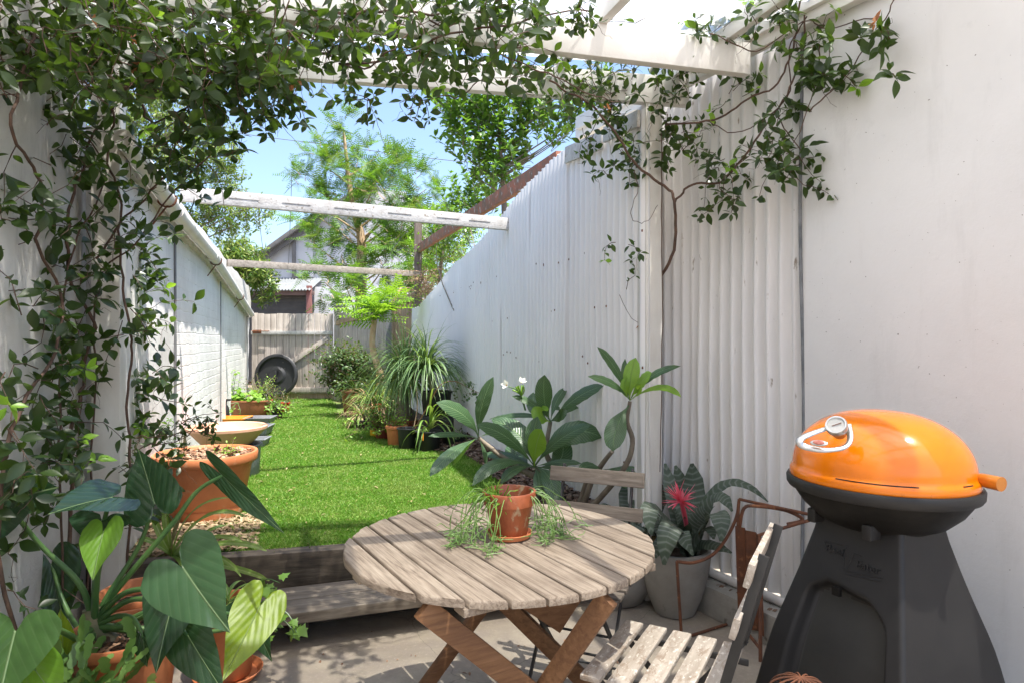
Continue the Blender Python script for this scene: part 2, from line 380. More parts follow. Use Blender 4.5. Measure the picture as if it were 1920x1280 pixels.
M['soil'] = surf('potting_soil', (.035, .022, .014), (.09, .06, .04), 40, .95, bd=.012, bscale=90)
M['bark'] = leafmat('bark_chips', [(.10, .045, .022), (.28, .14, .075), (.42, .26, .16), (.18, .09, .05), (.5, .38, .27)], .85, 0.0, noise_mix=.3)
M['bark_dark'] = leafmat('dark_mulch_chips', [(.05, .028, .018), (.14, .08, .05), (.24, .16, .11), (.08, .05, .03), (.36, .29, .23)], .85, 0.0, noise_mix=.3)
M['wire'] = surf('wire', (.08, .08, .08), (.12, .11, .1), 10, .5, bd=0)
# ================================================================ the ground and the structure
def sheet(name, pts, z, mat, kind='structure', sub=0):
    pts = np.asarray(pts, float); v = np.column_stack([pts, np.full(len(pts), z)]) if pts.shape[1] == 2 else pts
    o = part(name, None, (v, [tuple(range(len(v)))]), mat, smooth=False); return tag(o, kind=kind)
M['dirt'] = surf('bare_ground', (.20, .15, .10), (.33, .27, .20), 3, .95, bd=.004)
m, t, b, o_ = NM('stained_concrete'); v = coords(t)
n1 = noise(t, v, 1.6, 9, .65, .6); n2 = noise(t, v, 9, 8, .7); n3 = noise(t, v, 60, 6, .7)
col = ramp(t, n1, [(.3, (.20, .165, .13)), (.5, (.31, .265, .205)), (.7, (.42, .365, .29))])
col = mixc(t, ramp(t, n2, [(.42, (0, 0, 0)), (.66, (.7, .7, .7))]), col, (.25, .21, .18)); col = mixc(t, ramp(t, n3, [(.55, (0, 0, 0)), (.75, (.5, .5, .5))]), col, (.50, .44, .36))
vo = nd(t, 'TexVoronoi'); vo.feature = 'DISTANCE_TO_EDGE'; vo.inputs['Scale'].default_value = 1.1
wv = nd(t, 'VectorMath'); wv.operation = 'ADD'; nz = nd(t, 'TexNoise'); nz.inputs['Scale'].default_value = 4; nz.inputs['Detail'].default_value = 8; t.links.new(v, nz.inputs[0])
ws = nd(t, 'VectorMath'); ws.operation = 'SCALE'; ws.inputs['Scale'].default_value = .25; t.links.new(nz.outputs[1], ws.inputs[0]); t.links.new(v, wv.inputs[0]); t.links.new(ws.outputs[0], wv.inputs[1]); t.links.new(wv.outputs[0], vo.inputs[0])
ck = ramp(t, vo.outputs[0], [(0, (.6, .6, .6)), (.004, (0, 0, 0))]); col = mixc(t, ck, col, (.12, .1, .08))
t.links.new(col, b.inputs['Base Color']); b.inputs['Roughness'].default_value = .8
bump(t, b, math_(t, 'ADD', math_(t, 'MULTIPLY', n2, .5), math_(t, 'MULTIPLY', n3, .4)), .004); M['concrete'] = m
M['kerb'] = surf('kerb_concrete', (.26, .25, .225), (.40, .385, .35), 5, .85, (1, 1, 1), .003, 50, spots=((.16, .15, .13), 9, .60))

sheet('ground', [(-400, -100), (400, -100), (400, 600), (-400, 600)], -.06, M['dirt'])
sheet('patio', [(-2.6, -1.5), (3.2, -1.5), (3.2, 4.4), (-2.6, 4.4)], 0, M['concrete'])
SLd = np.array([math.cos(R(13.5)), math.sin(R(13.5)), 0]); SL0 = np.array([-1.475, 3.16, 0])
fl = SL0 - SLd * .62 + np.array([-SLd[1], SLd[0], 0]) * .085; fr = SL0 + SLd * 2.95 + np.array([-SLd[1], SLd[0], 0]) * .085
LZ = .30
lawn_pts = [fl, fr, G(2.6, 4.6), G(2.6, 14), G(-.8, 14)]
lv = [np.array([*p[:2], LZ]) for p in lawn_pts] + [np.array([*p[:2], -.05]) for p in lawn_pts]
nL = len(lawn_pts); lf = [tuple(range(nL))] + [(i, i + nL, (i + 1) % nL + nL, (i + 1) % nL) for i in range(nL)]
M['lawn_base'] = surf('lawn_soil', (.07, .12, .018), (.13, .17, .04), 6, .95, bd=.01, spots=((.26, .20, .10), 5, .62))
tag(part('lawn', None, (lv, lf), M['lawn_base'], smooth=False), kind='structure')
M['lane'] = surf('lane_asphalt', (.05, .05, .05), (.08, .08, .08), 4, .9, bd=.003)
sheet('lane', [(-40, 13.2), (40, 13.2), (40, 19), (-40, 19)], .02, M['lane'])

# grass: a blade everywhere on the strip between the pots, denser near the eye
def a_right(bv): return np.interp(bv, [3.0, 4.2, 5.2, 5.8, 6.1, 6.8, 9.6, 12.5], [1.40, 1.50, 1.60, 1.60, 1.40, 1.0, .60, .62])
def a_left(bv): return np.interp(bv, [3.2, 4.0, 4.6, 12.5], [-.28, -.33, -.78, -.78])
NB = 330000
bb = 1 / rng.uniform(1 / 12.6, 1 / 3.25, NB * 2); aa = rng.uniform(-.8, 1.6, NB * 2)
al, ar = a_left(bb) + rng.normal(0, .03, NB * 2), a_right(bb) + rng.normal(0, .04, NB * 2)
P = G(0, 0) + aa[:, None] * r1 + bb[:, None] * g1
front = (P - SL0) @ np.array([-SLd[1], SLd[0], 0])
k = (aa > al) & (aa < ar) & (front > .13 + rng.normal(0, .03, NB * 2)); P = P[k][:NB]; bb = bb[k][:NB]; n_ = len(P)
P[:, 2] = LZ; thin = np.sin(P[:, 0] * 7 + np.sin(P[:, 1] * 5) * 2) * np.cos(P[:, 1] * 6.3 + P[:, 0] * 2)
h = rng.uniform(.014, .034, n_) * (1 + .25 * thin) * np.interp(bb, [3, 12], [1, 1.25]); w_ = rng.uniform(.0011, .0022, n_) * np.interp(bb, [3, 6, 12], [1.0, 1.9, 4.2])
ang = rng.uniform(0, 6.28, n_); s_ = np.stack([np.cos(ang), np.sin(ang), 0 * ang], 1); ln = rng.normal(0, .45, (n_, 3)); ln[:, 2] = 1; ln = nrm(ln)
mid = P + ln * (h * .55)[:, None]; tip = P + (nrm(ln * np.array([2.1, 2.1, 1]))) * h[:, None]
V = np.stack([P - s_ * w_[:, None], P + s_ * w_[:, None], mid + s_ * w_[:, None] * .7, tip, mid - s_ * w_[:, None] * .7], 1).reshape(-1, 3)
fc = np.arange(n_ * 5, dtype=np.int32).reshape(-1, 5)
m, t, b, o_ = NM('grass_blades'); g = nd(t, 'NewGeometry')
c = ramp(t, g.outputs['Random Per Island'], [(0, (.07, .19, .018)), (.45, (.12, .28, .025)), (.8, (.19, .37, .04)), (.93, (.36, .42, .12)), (1, (.48, .40, .17))])
vv = coords(t); k1 = ramp(t, noise(t, vv, 3.1, 7, .65), [(.46, (0, 0, 0)), (.66, (.5, .5, .5))]); c = mixc(t, k1, c, (.30, .36, .10))
t.links.new(c, b.inputs['Base Color']); b.inputs['Roughness'].default_value = .5
tr = nd(t, 'BsdfTranslucent'); t.links.new(mixc(t, .5, c, (.25, .5, .03)), tr.inputs[0]); mx = nd(t, 'MixShader'); mx.inputs[0].default_value = .38
t.links.new(b.outputs[0], mx.inputs[1]); t.links.new(tr.outputs[0], mx.inputs[2]); t.links.new(mx.outputs[0], o_.inputs[0]); M['grass'] = m
tag(part('grass', None, (V, fc), m, smooth=False), 'short bright green turf between the two rows of pots', 'grass', kind='stuff')

# bark mulch bed along the right fence and in the front left corner
def flakes(n, pts, size=(.02, .05), lift=.02):
    tpl = (np.array([(-.5, -.16, 0), (.5, -.12, .02), (.45, .14, .05), (-.48, .17, -.02), (0, .2, .09), (0, -.2, .07)]), np.array([(0, 5, 4, 3), (5, 1, 2, 4)]), np.zeros((6, 2)))
    x = rng.normal(0, 1, (n, 3)); x[:, 2] *= .3; z = rng.normal(0, .5, (n, 3)); z[:, 2] = 1
    return scatter(tpl, pts + UP * rng.uniform(0, lift, n)[:, None], x, z, rng.uniform(size[0], size[1], n))
bs = np.linspace(3.2, 9.8, 40); V = []
for bv in bs:
    for q in np.linspace(0, 1, 8):
        a_ = a_right(bv) - .04 + (1.77 - a_right(bv) + .04) * q; V.append(G(a_, bv, LZ + .004 + .09 * q ** 1.3 * np.interp(bv, [3, 9], [1, .4])))
tag(part('garden_bed', None, (V, [q[::-1] for q in quadgrid(40, 8)]), M['soil']), kind='structure')
q = rng.uniform(0, 1, 5200); bv = rng.uniform(3.2, 6.6, 5200); pa = a_right(bv) - .06 + (1.80 - a_right(bv)) * q
P = pa[:, None] * r1 + bv[:, None] * g1 + UP * (LZ + .008 + .09 * q ** 1.3)[:, None]
qa = rng.uniform(-.78, -.18, 6000); qb = rng.uniform(3.2, 4.3, 6000); P2 = qa[:, None] * r1 + qb[:, None] * g1 + UP * (LZ + .004)
k = (P2 - SL0) @ np.array([-SLd[1], SLd[0], 0]) > .12
tag(part('mulch', None, flakes(5200, P, (.02, .06)), M['bark_dark'], smooth=False), 'dark bark mulch heaped along the corrugated fence', 'mulch', kind='stuff')
M['straw'] = leafmat('straw_litter', [(.26, .18, .10), (.40, .30, .18), (.16, .09, .05), (.50, .40, .26)], .8, .1, noise_mix=.2)
tag(part('dry_litter', None, flakes(int(k.sum()), P2[k], (.012, .05)), M['straw'], smooth=False), 'dry straw and bark litter beside the post', 'mulch', kind='stuff')

# steps -----------------------------------------------------------
def step_timber(name, p0, p1, w_, h, mat, lab, catn='step timber', grp=None):
    c = (p0 + p1) / 2; ang = math.atan2((p1 - p0)[1], (p1 - p0)[0]); L = np.linalg.norm(p1 - p0)
    o = part(name, None, box(L, w_, h, bev=.008), mat); o.location = tuple(c); o.rotation_euler = (0, 0, ang); return tag(o, lab, catn, grp)
nS = np.array([-SLd[1], SLd[0], 0])
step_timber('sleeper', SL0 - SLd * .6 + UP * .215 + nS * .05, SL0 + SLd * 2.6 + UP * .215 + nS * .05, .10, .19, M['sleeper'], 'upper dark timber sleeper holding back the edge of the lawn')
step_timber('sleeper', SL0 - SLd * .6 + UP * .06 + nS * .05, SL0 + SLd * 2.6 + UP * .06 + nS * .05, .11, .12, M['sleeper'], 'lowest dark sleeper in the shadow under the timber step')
sd_ = np.array([math.cos(R(19)), math.sin(R(19)), 0]); ns_ = np.array([-sd_[1], sd_[0], 0])
q0 = WZ(534, 1150, .18)
for i, (off, lab) in enumerate(((.085, 'front grey plank of the low timber step'), (.255, 'rear grey plank of the low timber step, against the sleeper'))):
    step_timber('step_plank', q0 - sd_ * (.18 - .05 * i) + ns_ * off - UP * .03, q0 + sd_ * (1.75 - .1 * i) + ns_ * off - UP * .03, .165, .05, M['plank'], lab)
step_timber('added_riser', q0 - sd_ * .10 + ns_ * .29 - UP * .118, q0 + sd_ * 1.6 + ns_ * .29 - UP * .118, .04, .115, M['sleeper'], 'dark riser board added to fill in the shadow under the front step plank')  # board added so the space under the plank stays dark
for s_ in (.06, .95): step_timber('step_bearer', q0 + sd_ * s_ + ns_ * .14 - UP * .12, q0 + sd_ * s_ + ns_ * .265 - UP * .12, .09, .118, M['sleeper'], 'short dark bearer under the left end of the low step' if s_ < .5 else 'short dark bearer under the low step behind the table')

# left walls ------------------------------------------------------
def wallbox(name, root, a0, a1, b0, b1, z0, z1, mat, frame=(r1, g1), bev=.006):
    r_, g_ = frame; v, f = box(a1 - a0, b1 - b0, z1 - z0, ((a0 + a1) / 2, (b0 + b1) / 2, (z0 + z1) / 2), bev)
    return part(name, root, (v, f), mat, local=True)
B0 = gb(W(205, 0, 3.0)) + .08
t_ = thing('rendered_wall', 'rough white rendered side wall behind the climbing vine', 'wall', rotz=TH)
wallbox('wall_face', t_, -1.2, -.93, -2, B0, 0, 3.1, M['stucco_near'])
bj = gb(WG(325, 0, -.8))
t_ = thing('brick_wall', 'white painted brick boundary wall in sun along the lawn', 'wall', rotz=TH)
wallbox('rendered_section', t_, -1.1, -.80, B0, bj, 0, 2.34, M['stucco_near'])
V = []; nbk, nz_ = 90, 30; b1_ = gb(W(470, 0, 12.2)) + .1
for i in range(nbk):
    for j in range(nz_):
        bv = bj + (b1_ - bj) * i / (nbk - 1); zz = .25 + 2.1 * j / (nz_ - 1)
        V.append((-.812 + .006 * math.sin(i * 1.7 + j) + .008 * math.sin(bv * 2.1 + zz * 3), bv, zz))
part('brick_section', t_, (V, quadgrid(nbk, nz_)), M['brick_paint'], local=True)
wallbox('wall_core', t_, -1.1, -.84, bj + .01, b1_, 0, 2.34, M['brick_paint'])
# capping sheet above the pipe
def pz(px, py, a): return gb(WG(px, py, a)), WG(px, py, a)[2]
pp = [(240, 262), (290, 330), (336, 400), (403, 480), (447, 548), (477, 595)]
pbz = [pz(x, y, -.70) for x, y in pp]; pbz[-1] = (pz(474, 590, -.70))
tp = [pz(356, 400, -.77), pz(433, 480, -.77), pz(470, 541, -.77)]
V = []
for bv in np.linspace(B0 + .05, b1_ - .15, 60):
    zt = 2.40 + .012 * math.sin(bv * 5); zb = np.interp(bv, [x[0] for x in pbz], [x[1] for x in pbz]) - .035
    for a_, z_ in ((-.83, zb + .0), (-.765, zb + .02 * math.sin(bv * 23)), (-.76, (zb + zt) / 2 + .02), (-.79, zt), (-1.1, zt + .06)): V.append((a_, bv, z_))
tcap = thing('wall_flashing', 'white painted metal flashing capping the sunlit brick wall', 'flashing', rotz=TH)
part('flashing_sheet', tcap, (V, [q for q in quadgrid(60, 5)]), M['old_white'], local=True, angle=30)
# the pipe and its brackets
tpi = thing('downpipe', 'long white plastic drain pipe sloping along the top of the brick wall', 'pipe', rotz=TH)
P_ = [(-.715, x, z) for x, z in pbz]
part('pipe', tpi, tube(P_, .045, 14), M['pvc'], local=True)
for i in (2, 3): part('pipe_joint', tpi, tube([np.array(P_[i]) - (0, .06, -.003), np.array(P_[i]) + (0, .06, -.003)], .052, 14), M['pvc'], local=True)
for px in (318, 408, 452):
    bv = gb(WG(px, 0, -.70)); zz = np.interp(bv, [x[0] for x in pbz], [x[1] for x in pbz])
    a = np.linspace(-2.6, 2.0, 14); part('pipe_bracket', tpi, tube([(-.715 + .052 * math.sin(x), bv, zz - .052 * math.cos(x)) for x in a] + [(-.79, bv, zz - .16)], .006, 6), M['rust'], local=True)
for px, lab in ((325, 'near thin grey tube imitating the white beam shadow on the brick wall'), (412, 'middle thin dark rod upright on the brick wall'), (462, 'far thin grey rod upright beside the gate')):  # the near tube stands in for the shadow the white beam casts here
    bv = gb(WG(px, 0, -.8)); tag(part('wall_line', None, tube([G(-.79, bv, .35), G(-.788, bv + .01, 1.2), G(-.79, bv, 2.2)], .009 if px != 412 else .006, 8), M['grey_steel']), lab, 'wall_line', 'thin upright lines on the brick wall')

# gate and fence at the end ---------------------------------------
def palings(root, p0, p1, z0, z1, wd, mat, name='paling', th=.018, gap=.009, topj=.012, zt1=None):
    p0, p1 = np.asarray(p0, float)[:2], np.asarray(p1, float)[:2]; L = np.linalg.norm(p1 - p0); n = max(1, round(L / wd)); d = (p1 - p0) / L; ww = L / n
    mb = []
    for i in range(n):
        q = (i + .5) / n; zt = z1 + ((zt1 if zt1 is not None else z1) - z1) * q + rng.uniform(-topj, topj); c = p0 + d * L * q
        ax = [[d[0], d[1], 0], [-d[1], d[0], 0], [0, 0, 1]]; off = np.array([-d[1], d[0]]) * rng.uniform(-.004, .004)
        mb.append(part(name, root, box(ww - gap, th, zt - z0, (*(c + off), (z0 + zt) / 2), .003, ax), mat))
    return mb
ZGt = 12.0
gt = thing('timber_gate', 'weathered white-washed timber gate closing the end of the yard', 'gate', W(548, 748, ZGt))
palings(gt, W(472, 0, ZGt), W(625, 0, ZGt), W(0, 737, ZGt)[2], W(0, 588, ZGt)[2], .115, M['paling'], 'board')
def rail(root, nm, px0, py0, px1, py1, h, mat, Z=ZGt - .035, w_=.035): return part(nm, root, beam(W(px0, py0, Z), W(px1, py1, Z), w_, h), mat)
rail(gt, 'rail', 471, 624, 624, 624, .07, M['old_white']); rail(gt, 'rail', 471, 730, 624, 730, .09, M['paling'])
rail(gt, 'brace', 480, 722, 614, 634, .085, M['paling'])
gl = part('bolt', gt, tube([W(472, 621, ZGt - .08), W(505, 621, ZGt - .08)], .009, 8), M['rust']); part('bolt_plate', gl, box(.16, .008, .07, W(482, 622, ZGt - .06), .002), M['rust'])
tag(part('plinth_board', None, box(1.8, .05, .12, W(548, 742, ZGt + .03), .005), M['paling_brown']), 'low dark timber board under the gate', 'board')
fs = thing('fence', 'weathered paling fence section beyond the gate corner, behind the shrub', 'fence', W(690, 748, 11))
pA, pB = W(632, 0, 12.0), W(731, 0, 10.4)
palings(fs, pA, pB, .3, 1.88, .1, M['paling'], zt1=2.07)
part('rail', fs, beam(np.array([*(pA + (0, -.04, 0))[:2], 1.72]), np.array([*(pB + (-.03, -.03, 0))[:2], 1.9]), .035, .08), M['paling_brown'])
part('rail', fs, beam(np.array([*(pA + (0, -.04, 0))[:2], .62]), np.array([*(pB + (-.03, -.03, 0))[:2], .62]), .035, .08), M['paling'])
part('post', fs, box(.11, .11, 1.75, (*W(633, 0, 12)[:2], .3 + .87), .006), M['paling'])
fs = thing('fence', 'brown upright paling panel beside the dark weathered post', 'fence', W(755, 760, 9.7))
palings(fs, W(735, 0, 10.4), W(780, 0, 10.15), .3, 2.06, .1, M['paling_brown'], zt1=2.16)
part('rail', fs, beam(W(733, 570, 10.33), W(779, 554, 10.08), .04, .11), M['paling_brown']); part('rail', fs, beam(W(733, 722, 10.33), W(779, 726, 10.08), .04, .09), M['paling_brown'])
tag(part('steel_post', None, box(.085, .085, 1.85, (*W(729, 0, 10.3)[:2], .3 + .925), .004), M['grey_steel']), 'slim grey square steel post between two paling panels', 'post')
dp = part('timber_post', None, box(.11, .11, 2.95, (*W(784, 0, 9.95)[:2], .3 + 1.47), .012), M['darkpost']); tag(dp, 'tall dark weathered timber post rising behind the corrugated fence', 'post')

# corrugated fence --------------------------------------------------
AF = 1.78
tops = [(772, 578), (785, 575), (800, 560), (850, 500), (900, 455), (939, 408), (969, 370), (993, 343), (1040, 296), (1063, 279), (1100, 262), (1157, 232), (1215, 200)]
tb = sorted([pz(x, y, AF) for x, y in tops])
def corr(root, b0, b1, zb, ztop, a0, frame_a, seam=.0, name='sheet', mat=None, amp=.020, pitch=.076, rag=.0, dent=1.0):
    n = int((b1 - b0) / pitch * 10) + 1; bs_ = np.linspace(b0, b1, n); nr = 26; V = []; ph = rng.uniform(0, 6)
    for i, bv in enumerate(bs_):
        zt = float(np.interp(bv, [x[0] for x in ztop], [x[1] for x in ztop])) + rag * (math.sin(bv * 82.7) * .6 + rng.normal(0, .25))
        for j in range(nr):
            z = zb + (zt - zb) * j / (nr - 1)
            am = amp * (1 + .12 * math.sin(z * 2.3 + ph) + .1 * math.sin(bv * 3 + z))
            w1 = .004 * math.sin(z * 1.7 + ph + bv * 1.1) + .0022 * math.sin(z * 6.1 + bv * 4.2 + ph)
            e = min(bv - b0, b1 - bv); cur = .012 * seam * math.exp(-e / .04) * (math.sin(z * 3.1 + ph) * .5 + .5)
            V.append((frame_a + a0 + am * math.sin(bv * 2 * math.pi / pitch) + dent * w1 - cur, bv, z))
    return part(name, root, (V, quadgrid(n, nr)), mat or M['tin'], local=True, angle=None)
cf = thing('corrugated_fence', 'long white painted corrugated iron fence stepping down along the right of the lawn', 'fence', rotz=TH)
e0, e1, e2 = gb(WG(1212, 0, AF)), gb(WG(1066, 0, AF)), gb(WG(774, 0, AF))
edges = [e0, e1] + list(np.linspace(e1, e2, round((e2 - e1) / .74) + 1)[1:])
for i in range(len(edges) - 1): corr(cf, edges[i] - .02, edges[i + 1] + .02, .31, tb, -.008 if i % 2 else .0, AF, seam=1, rag=.012)
# the lap half way up at the far end: lower sheets on top
s0, s1 = gb(WG(915, 0, AF)), gb(WG(776, 0, AF))
corr(cf, s0, s1, .31, sorted([pz(785, 598, AF - .02), pz(915, 570, AF - .02)]), -.019, AF, seam=.4, name='lower_sheet', rag=.003)
part('capping_board', cf, beam(WG(1061, 292, AF - .03), WG(1130, 262, AF - .03), .02, .11), M['old_white'])
part('capping_board', cf, beam(WG(1133, 254, AF - .035), WG(1198, 222, AF - .035), .02, .09), M['old_white'])
nails = MB()
for i in range(110):
    bv = rng.uniform(e0, e2); zz = rng.choice([.7, 1.25, 1.6, 1.95]) + rng.normal(0, .02)
    if zz < np.interp(bv, [x[0] for x in tb], [x[1] for x in tb]) - .1: nails.add(*lathe([(.008, 0), (.006, .003), (0, .005)], n=8)); nails.v[-1] = nails.v[-1] @ np.array([[0, 1, 0], [0, 0, 1], [-1, 0, 0]]) + G(AF - .017, bv, zz) * 0 + np.array([AF - .017, bv, zz])
nn = part('nails', cf, nails, M['rust'], local=True); nn['kind'] = 'stuff'
rb = part('fence_rail', None, beam(WG(786, 466, AF + .07), WG(1048, 300, AF + .07), .05, .13), M['redtimber']); tag(rb, 'sloping timber rail with flaking red paint behind the corrugated fence', 'rail')

# near right wall -----------------------------------------------------
bc0, bc1 = nb(W(1529, 0, ZN(1529, 2.6))), nb(W(1228, 0, ZN(1228, 2.6)))
cw = thing('corrugated_wall', 'grimy white corrugated iron wall under the pergola between post and flat wall', 'wall', rotz=TH2)
mid_b = (bc0 + bc1) / 2 + .15
corr(cw, bc0, mid_b + .02, .15, [(-1, 2.86), (9, 2.86)], 0, 2.6, seam=1, mat=M['tin2'], amp=.019); corr(cw, mid_b - .02, bc1, .15, [(-1, 2.86), (9, 2.86)], .007, 2.6, seam=.6, mat=M['tin2'], amp=.019)
wb = thing('flat_wall', 'smooth off-white flat wall behind the barbecue', 'wall', rotz=TH2)
wallbox('wall_face', wb, 2.55, 2.85, -2.2, bc0 + .03, 0, 3.3, M['flat_wall'], bev=.004)
part('end_panel', None, beam(G(AF + .01, e0 - .0, 1.4), N2(2.62, bc1, 1.4), .02, 2.7), M['tin']); part('sheet_edge', wb, tube([(2.545 - .006 * math.sin(z * 4), bc0 + .028 - .006 * math.sin(z * 2.3) , z) for z in np.linspace(.1, 2.8, 30)], .0075, 6), M['edge'], local=True)
tag(bpy.data.objects['end_panel'], 'narrow white return panel behind the right post', 'panel')
kb = part('kerb', None, (lambda vf: vf)(box(.20, bc1 - bc0 + 2.2, .15, (2.48, (bc0 + bc1) / 2 - .9, .075), .012)), M['kerb']); kb.rotation_euler = (0, 0, TH2); tag(kb, 'low concrete kerb along the foot of the corrugated wall', 'kerb')
kp = part('drain_pipe', None, tube([N2(2.50, bc1 - .15, .175), N2(2.495, bc0 + .5, .172), N2(2.50, bc0 - .4, .175)], .022, 12), M['pvc']); tag(kp, 'thin white pipe lying along the concrete kerb', 'pipe')

# pergola -------------------------------------------------------------
pg = thing('pergola', 'white painted timber pergola under a translucent ribbed roof', 'pergola', (0, 2.9, 0))
BU = 2.65
pL, pR = np.array([-1.99, 2.94, BU + .075]), np.array([.95, 3.47, BU + .075])
part('beam', pg, beam(pL, pR, .05, .15), M['white_paint'])
pL2, pR2 = np.array([-2.0, 2.27, BU + .075]), np.array([1.13, 3.07, BU + .075])
part('beam', pg, beam(pL2, pR2, .05, .15), M['white_paint'])
part('beam', pg, beam(np.array([-2.0, 1.2, BU + .075]), np.array([1.55, 2.15, BU + .075]), .05, .15), M['white_paint'])
part('beam', pg, beam(np.array([-2.0, 0.1, BU + .075]), np.array([2.0, 1.1, BU + .075]), .05, .15), M['white_paint'])
ax1 = [r1, g1, UP]
part('post', pg, box(.115, .115, BU, (*W(204, 0, 2.98)[:2], BU / 2), .004, ax1), M['post_paint'])
part('post', pg, box(.10, .10, BU, (*W(1217, 0, 3.47)[:2], BU / 2), .004, ax1), M['post_paint'])
for a_ in (-.75, -.1, .6, 1.31, 1.95): part('rafter', pg, beam(G(a_, -.4, BU + .185), G(a_, 3.42 - .15 * (a_ + .85), BU + .185), .045, .07), M['white_paint'])
part('wall_plate', pg, beam(N2(2.52, -1.8, 2.86), N2(2.52, 3.75, 2.86), .05, .14), M['white_paint'])
part('wall_plate', pg, beam(N2(2.48, -1.8, 2.885), N2(2.48, 3.7, 2.885), .03, .09), M['white_paint'])
m, t, b, o_ = NM('translucent_roofing'); v = coords(t); t.links.new(ramp(t, noise(t, v, 6, 6), [(.35, (.70, .69, .66)), (.6, (.84, .84, .82))]), b.inputs['Base Color']); b.inputs['Roughness'].default_value = .35
tr = nd(t, 'BsdfTranslucent'); tr.inputs[0].default_value = (.74, .735, .72, 1); tp_ = nd(t, 'BsdfTransparent'); tp_.inputs[0].default_value = (.95, .95, .93, 1)
m1 = nd(t, 'MixShader'); m1.inputs[0].default_value = .42; t.links.new(tr.outputs[0], m1.inputs[1]); t.links.new(tp_.outputs[0], m1.inputs[2])
m2 = nd(t, 'MixShader'); m2.inputs[0].default_value = .88; t.links.new(b.outputs[0], m2.inputs[1]); t.links.new(m1.outputs[0], m2.inputs[2]); t.links.new(m2.outputs[0], o_.inputs[0]); M['roofing'] = m
V = []; na, nbr = 14, 420
for i in range(nbr):
    for j in range(na):
        q = j / (na - 1); tt = i / (nbr - 1); bf = 3.55 - .17 * q * 3; bv = -.4 + (bf + .4) * tt; amax = (2.54 - .158 * bv) / .987; a_ = -1.0 + (amax + 1.0) * q
        V.append((a_, bv, BU + .235 + .017 * math.sin(i / (nbr - 1) * 4.0 / .11 * 2 * math.pi) + .06 * 0))
rf = part('roof_sheet', pg, (np.array(V) @ np.array([r1, g1, UP]), quadgrid(nbr, na)), m, angle=None)

# beams across the yard ---------------------------------------------------
def cross_beam(nm, p0, p1, w_, h, mat, lab, grooves=()):
    t_ = thing(nm, lab, 'beam', (p0 + p1) / 2, group='beams across the yard'); part('timber', t_, beam(p0, p1, w_, h), mat)
    d = nrm(p1 - p0); nrm_ = nrm(np.cross(d, UP))
    for q0_, q1_ in grooves:
        P = [p0 + (p1 - p0) * q0_ + nrm_ * (w_ / 2 + .001), p0 + (p1 - p0) * q0_ + nrm_ * (w_ / 2 + .0022), p0 + (p1 - p0) * q1_ + nrm_ * (w_ / 2 + .0022), p0 + (p1 - p0) * q1_ + nrm_ * (w_ / 2 + .001)]
        part('wire_staple', t_, tube(P, .0016, 5), M['wire'])
    return t_
cross_beam('yard_beam', WG(338, 364, -.76), WG(953, 421, AF - .02), .045, .105, M['old_white'], 'peeling white timber beam spanning the yard with short wires stapled to it', [(.125, .205), (.27, .35), (.42, .495), (.585, .66), (.745, .82), (.855, .93)])
cross_beam('yard_beam', WG(426, 493, -.76), W(786, 514, 9.86), .05, .085, M['weather'], 'grey weathered timber beam farther down the yard, running to the dark post')

# overhead wire and loose wires ----------------------------------------------
def wire(nm, P, r_, lab): tag(part(nm, None, tube(smooth_path(P, 6), r_, 5), M['wire']), lab, 'wire')
wire('overhead_wire', [W(150, 190, 26), W(415, 245, 25), W(640, 275, 24), W(850, 302, 23), W(1300, 340, 22)], .012, 'thin overhead wire crossing the blue sky')
wire('hanging_wire', [W(547, 330, 7), W(545, 395, 7.3), W(541, 495, 8.3)], .003, 'thin wire hanging straight down from the white beam to the grey beam')
wire('hanging_wire', [W(482, 372, 6.0), W(488, 430, 7), W(496, 490, 8.2)], .003, 'thin slanting wire between the two yard beams, nearest the pipe')
wire('hanging_wire', [W(778, 418, 7.5), W(745, 455, 8), W(715, 503, 8.7)], .004, 'slanting cord tied from the white beam down to the grey beam by the post')

# neighbour's house behind the lane ---------------------------------------------
ZH = 21.0
M['nwall'] = surf('neighbour_white_wall', (.46, .46, .48), (.56, .56, .57), 1.5, .8, bd=.002)
M['fascia'] = surf('dark_fascia', (.10, .095, .09), (.16, .15, .145), 4, .6, bd=.0004)
M['red_fascia'] = surf('dusty_red_fascia', (.13, .085, .08), (.18, .12, .11), 4, .7, bd=.0004)
M['awning'] = surf('zinc_awning', (.20, .215, .22), (.27, .285, .29), 3, .45, bd=.0004, metal=.3)
M['brown_roll'] = surf('charcoal_roller_door', (.055, .052, .05), (.08, .075, .07), 4, .5, bd=.0003)
nh = thing('house', 'white gabled house across the lane with a charcoal roller door and zinc awning', 'house', W(600, 760, ZH + 2))
gz = ZH + 1.2
V = [W(400, 760, gz), W(760, 760, gz), W(760, 360, gz), W(700, 352, gz), W(600, 402, gz), W(480, 492, gz), W(400, 560, gz)]; V = [np.array(x) for x in V]; V[0][2] = V[1][2] = 0
Vb = [x + np.array([0, 6, 0]) for x in V]; n7 = len(V)
part('wall', nh, (V + Vb, [tuple(range(n7))] + [(i, i + n7, (i + 1) % n7 + n7, (i + 1) % n7) for i in range(n7)]), M['nwall'], smooth=False)
part('roof', nh, beam(W(455, 505, gz - .2) + (0, 3, 0), W(590, 408, gz - .2) + (0, 3, 0), 6.5, .14, .01), M['fascia'])
part('roof', nh, beam(W(588, 409, gz - .2) + (0, 3, 0), W(705, 345, gz - .2) + (0, 3, 0), 6.5, .14, .01), M['fascia'])
part('fascia', nh, beam(W(455, 513, gz - .25), W(600, 410, gz - .25), .05, .18), M['fascia'])
part('downpipe', nh, box(.11, .09, W(0, 440, gz)[2] - W(0, 522, gz)[2], W(551, 481, gz - .12), .01), M['fascia'])
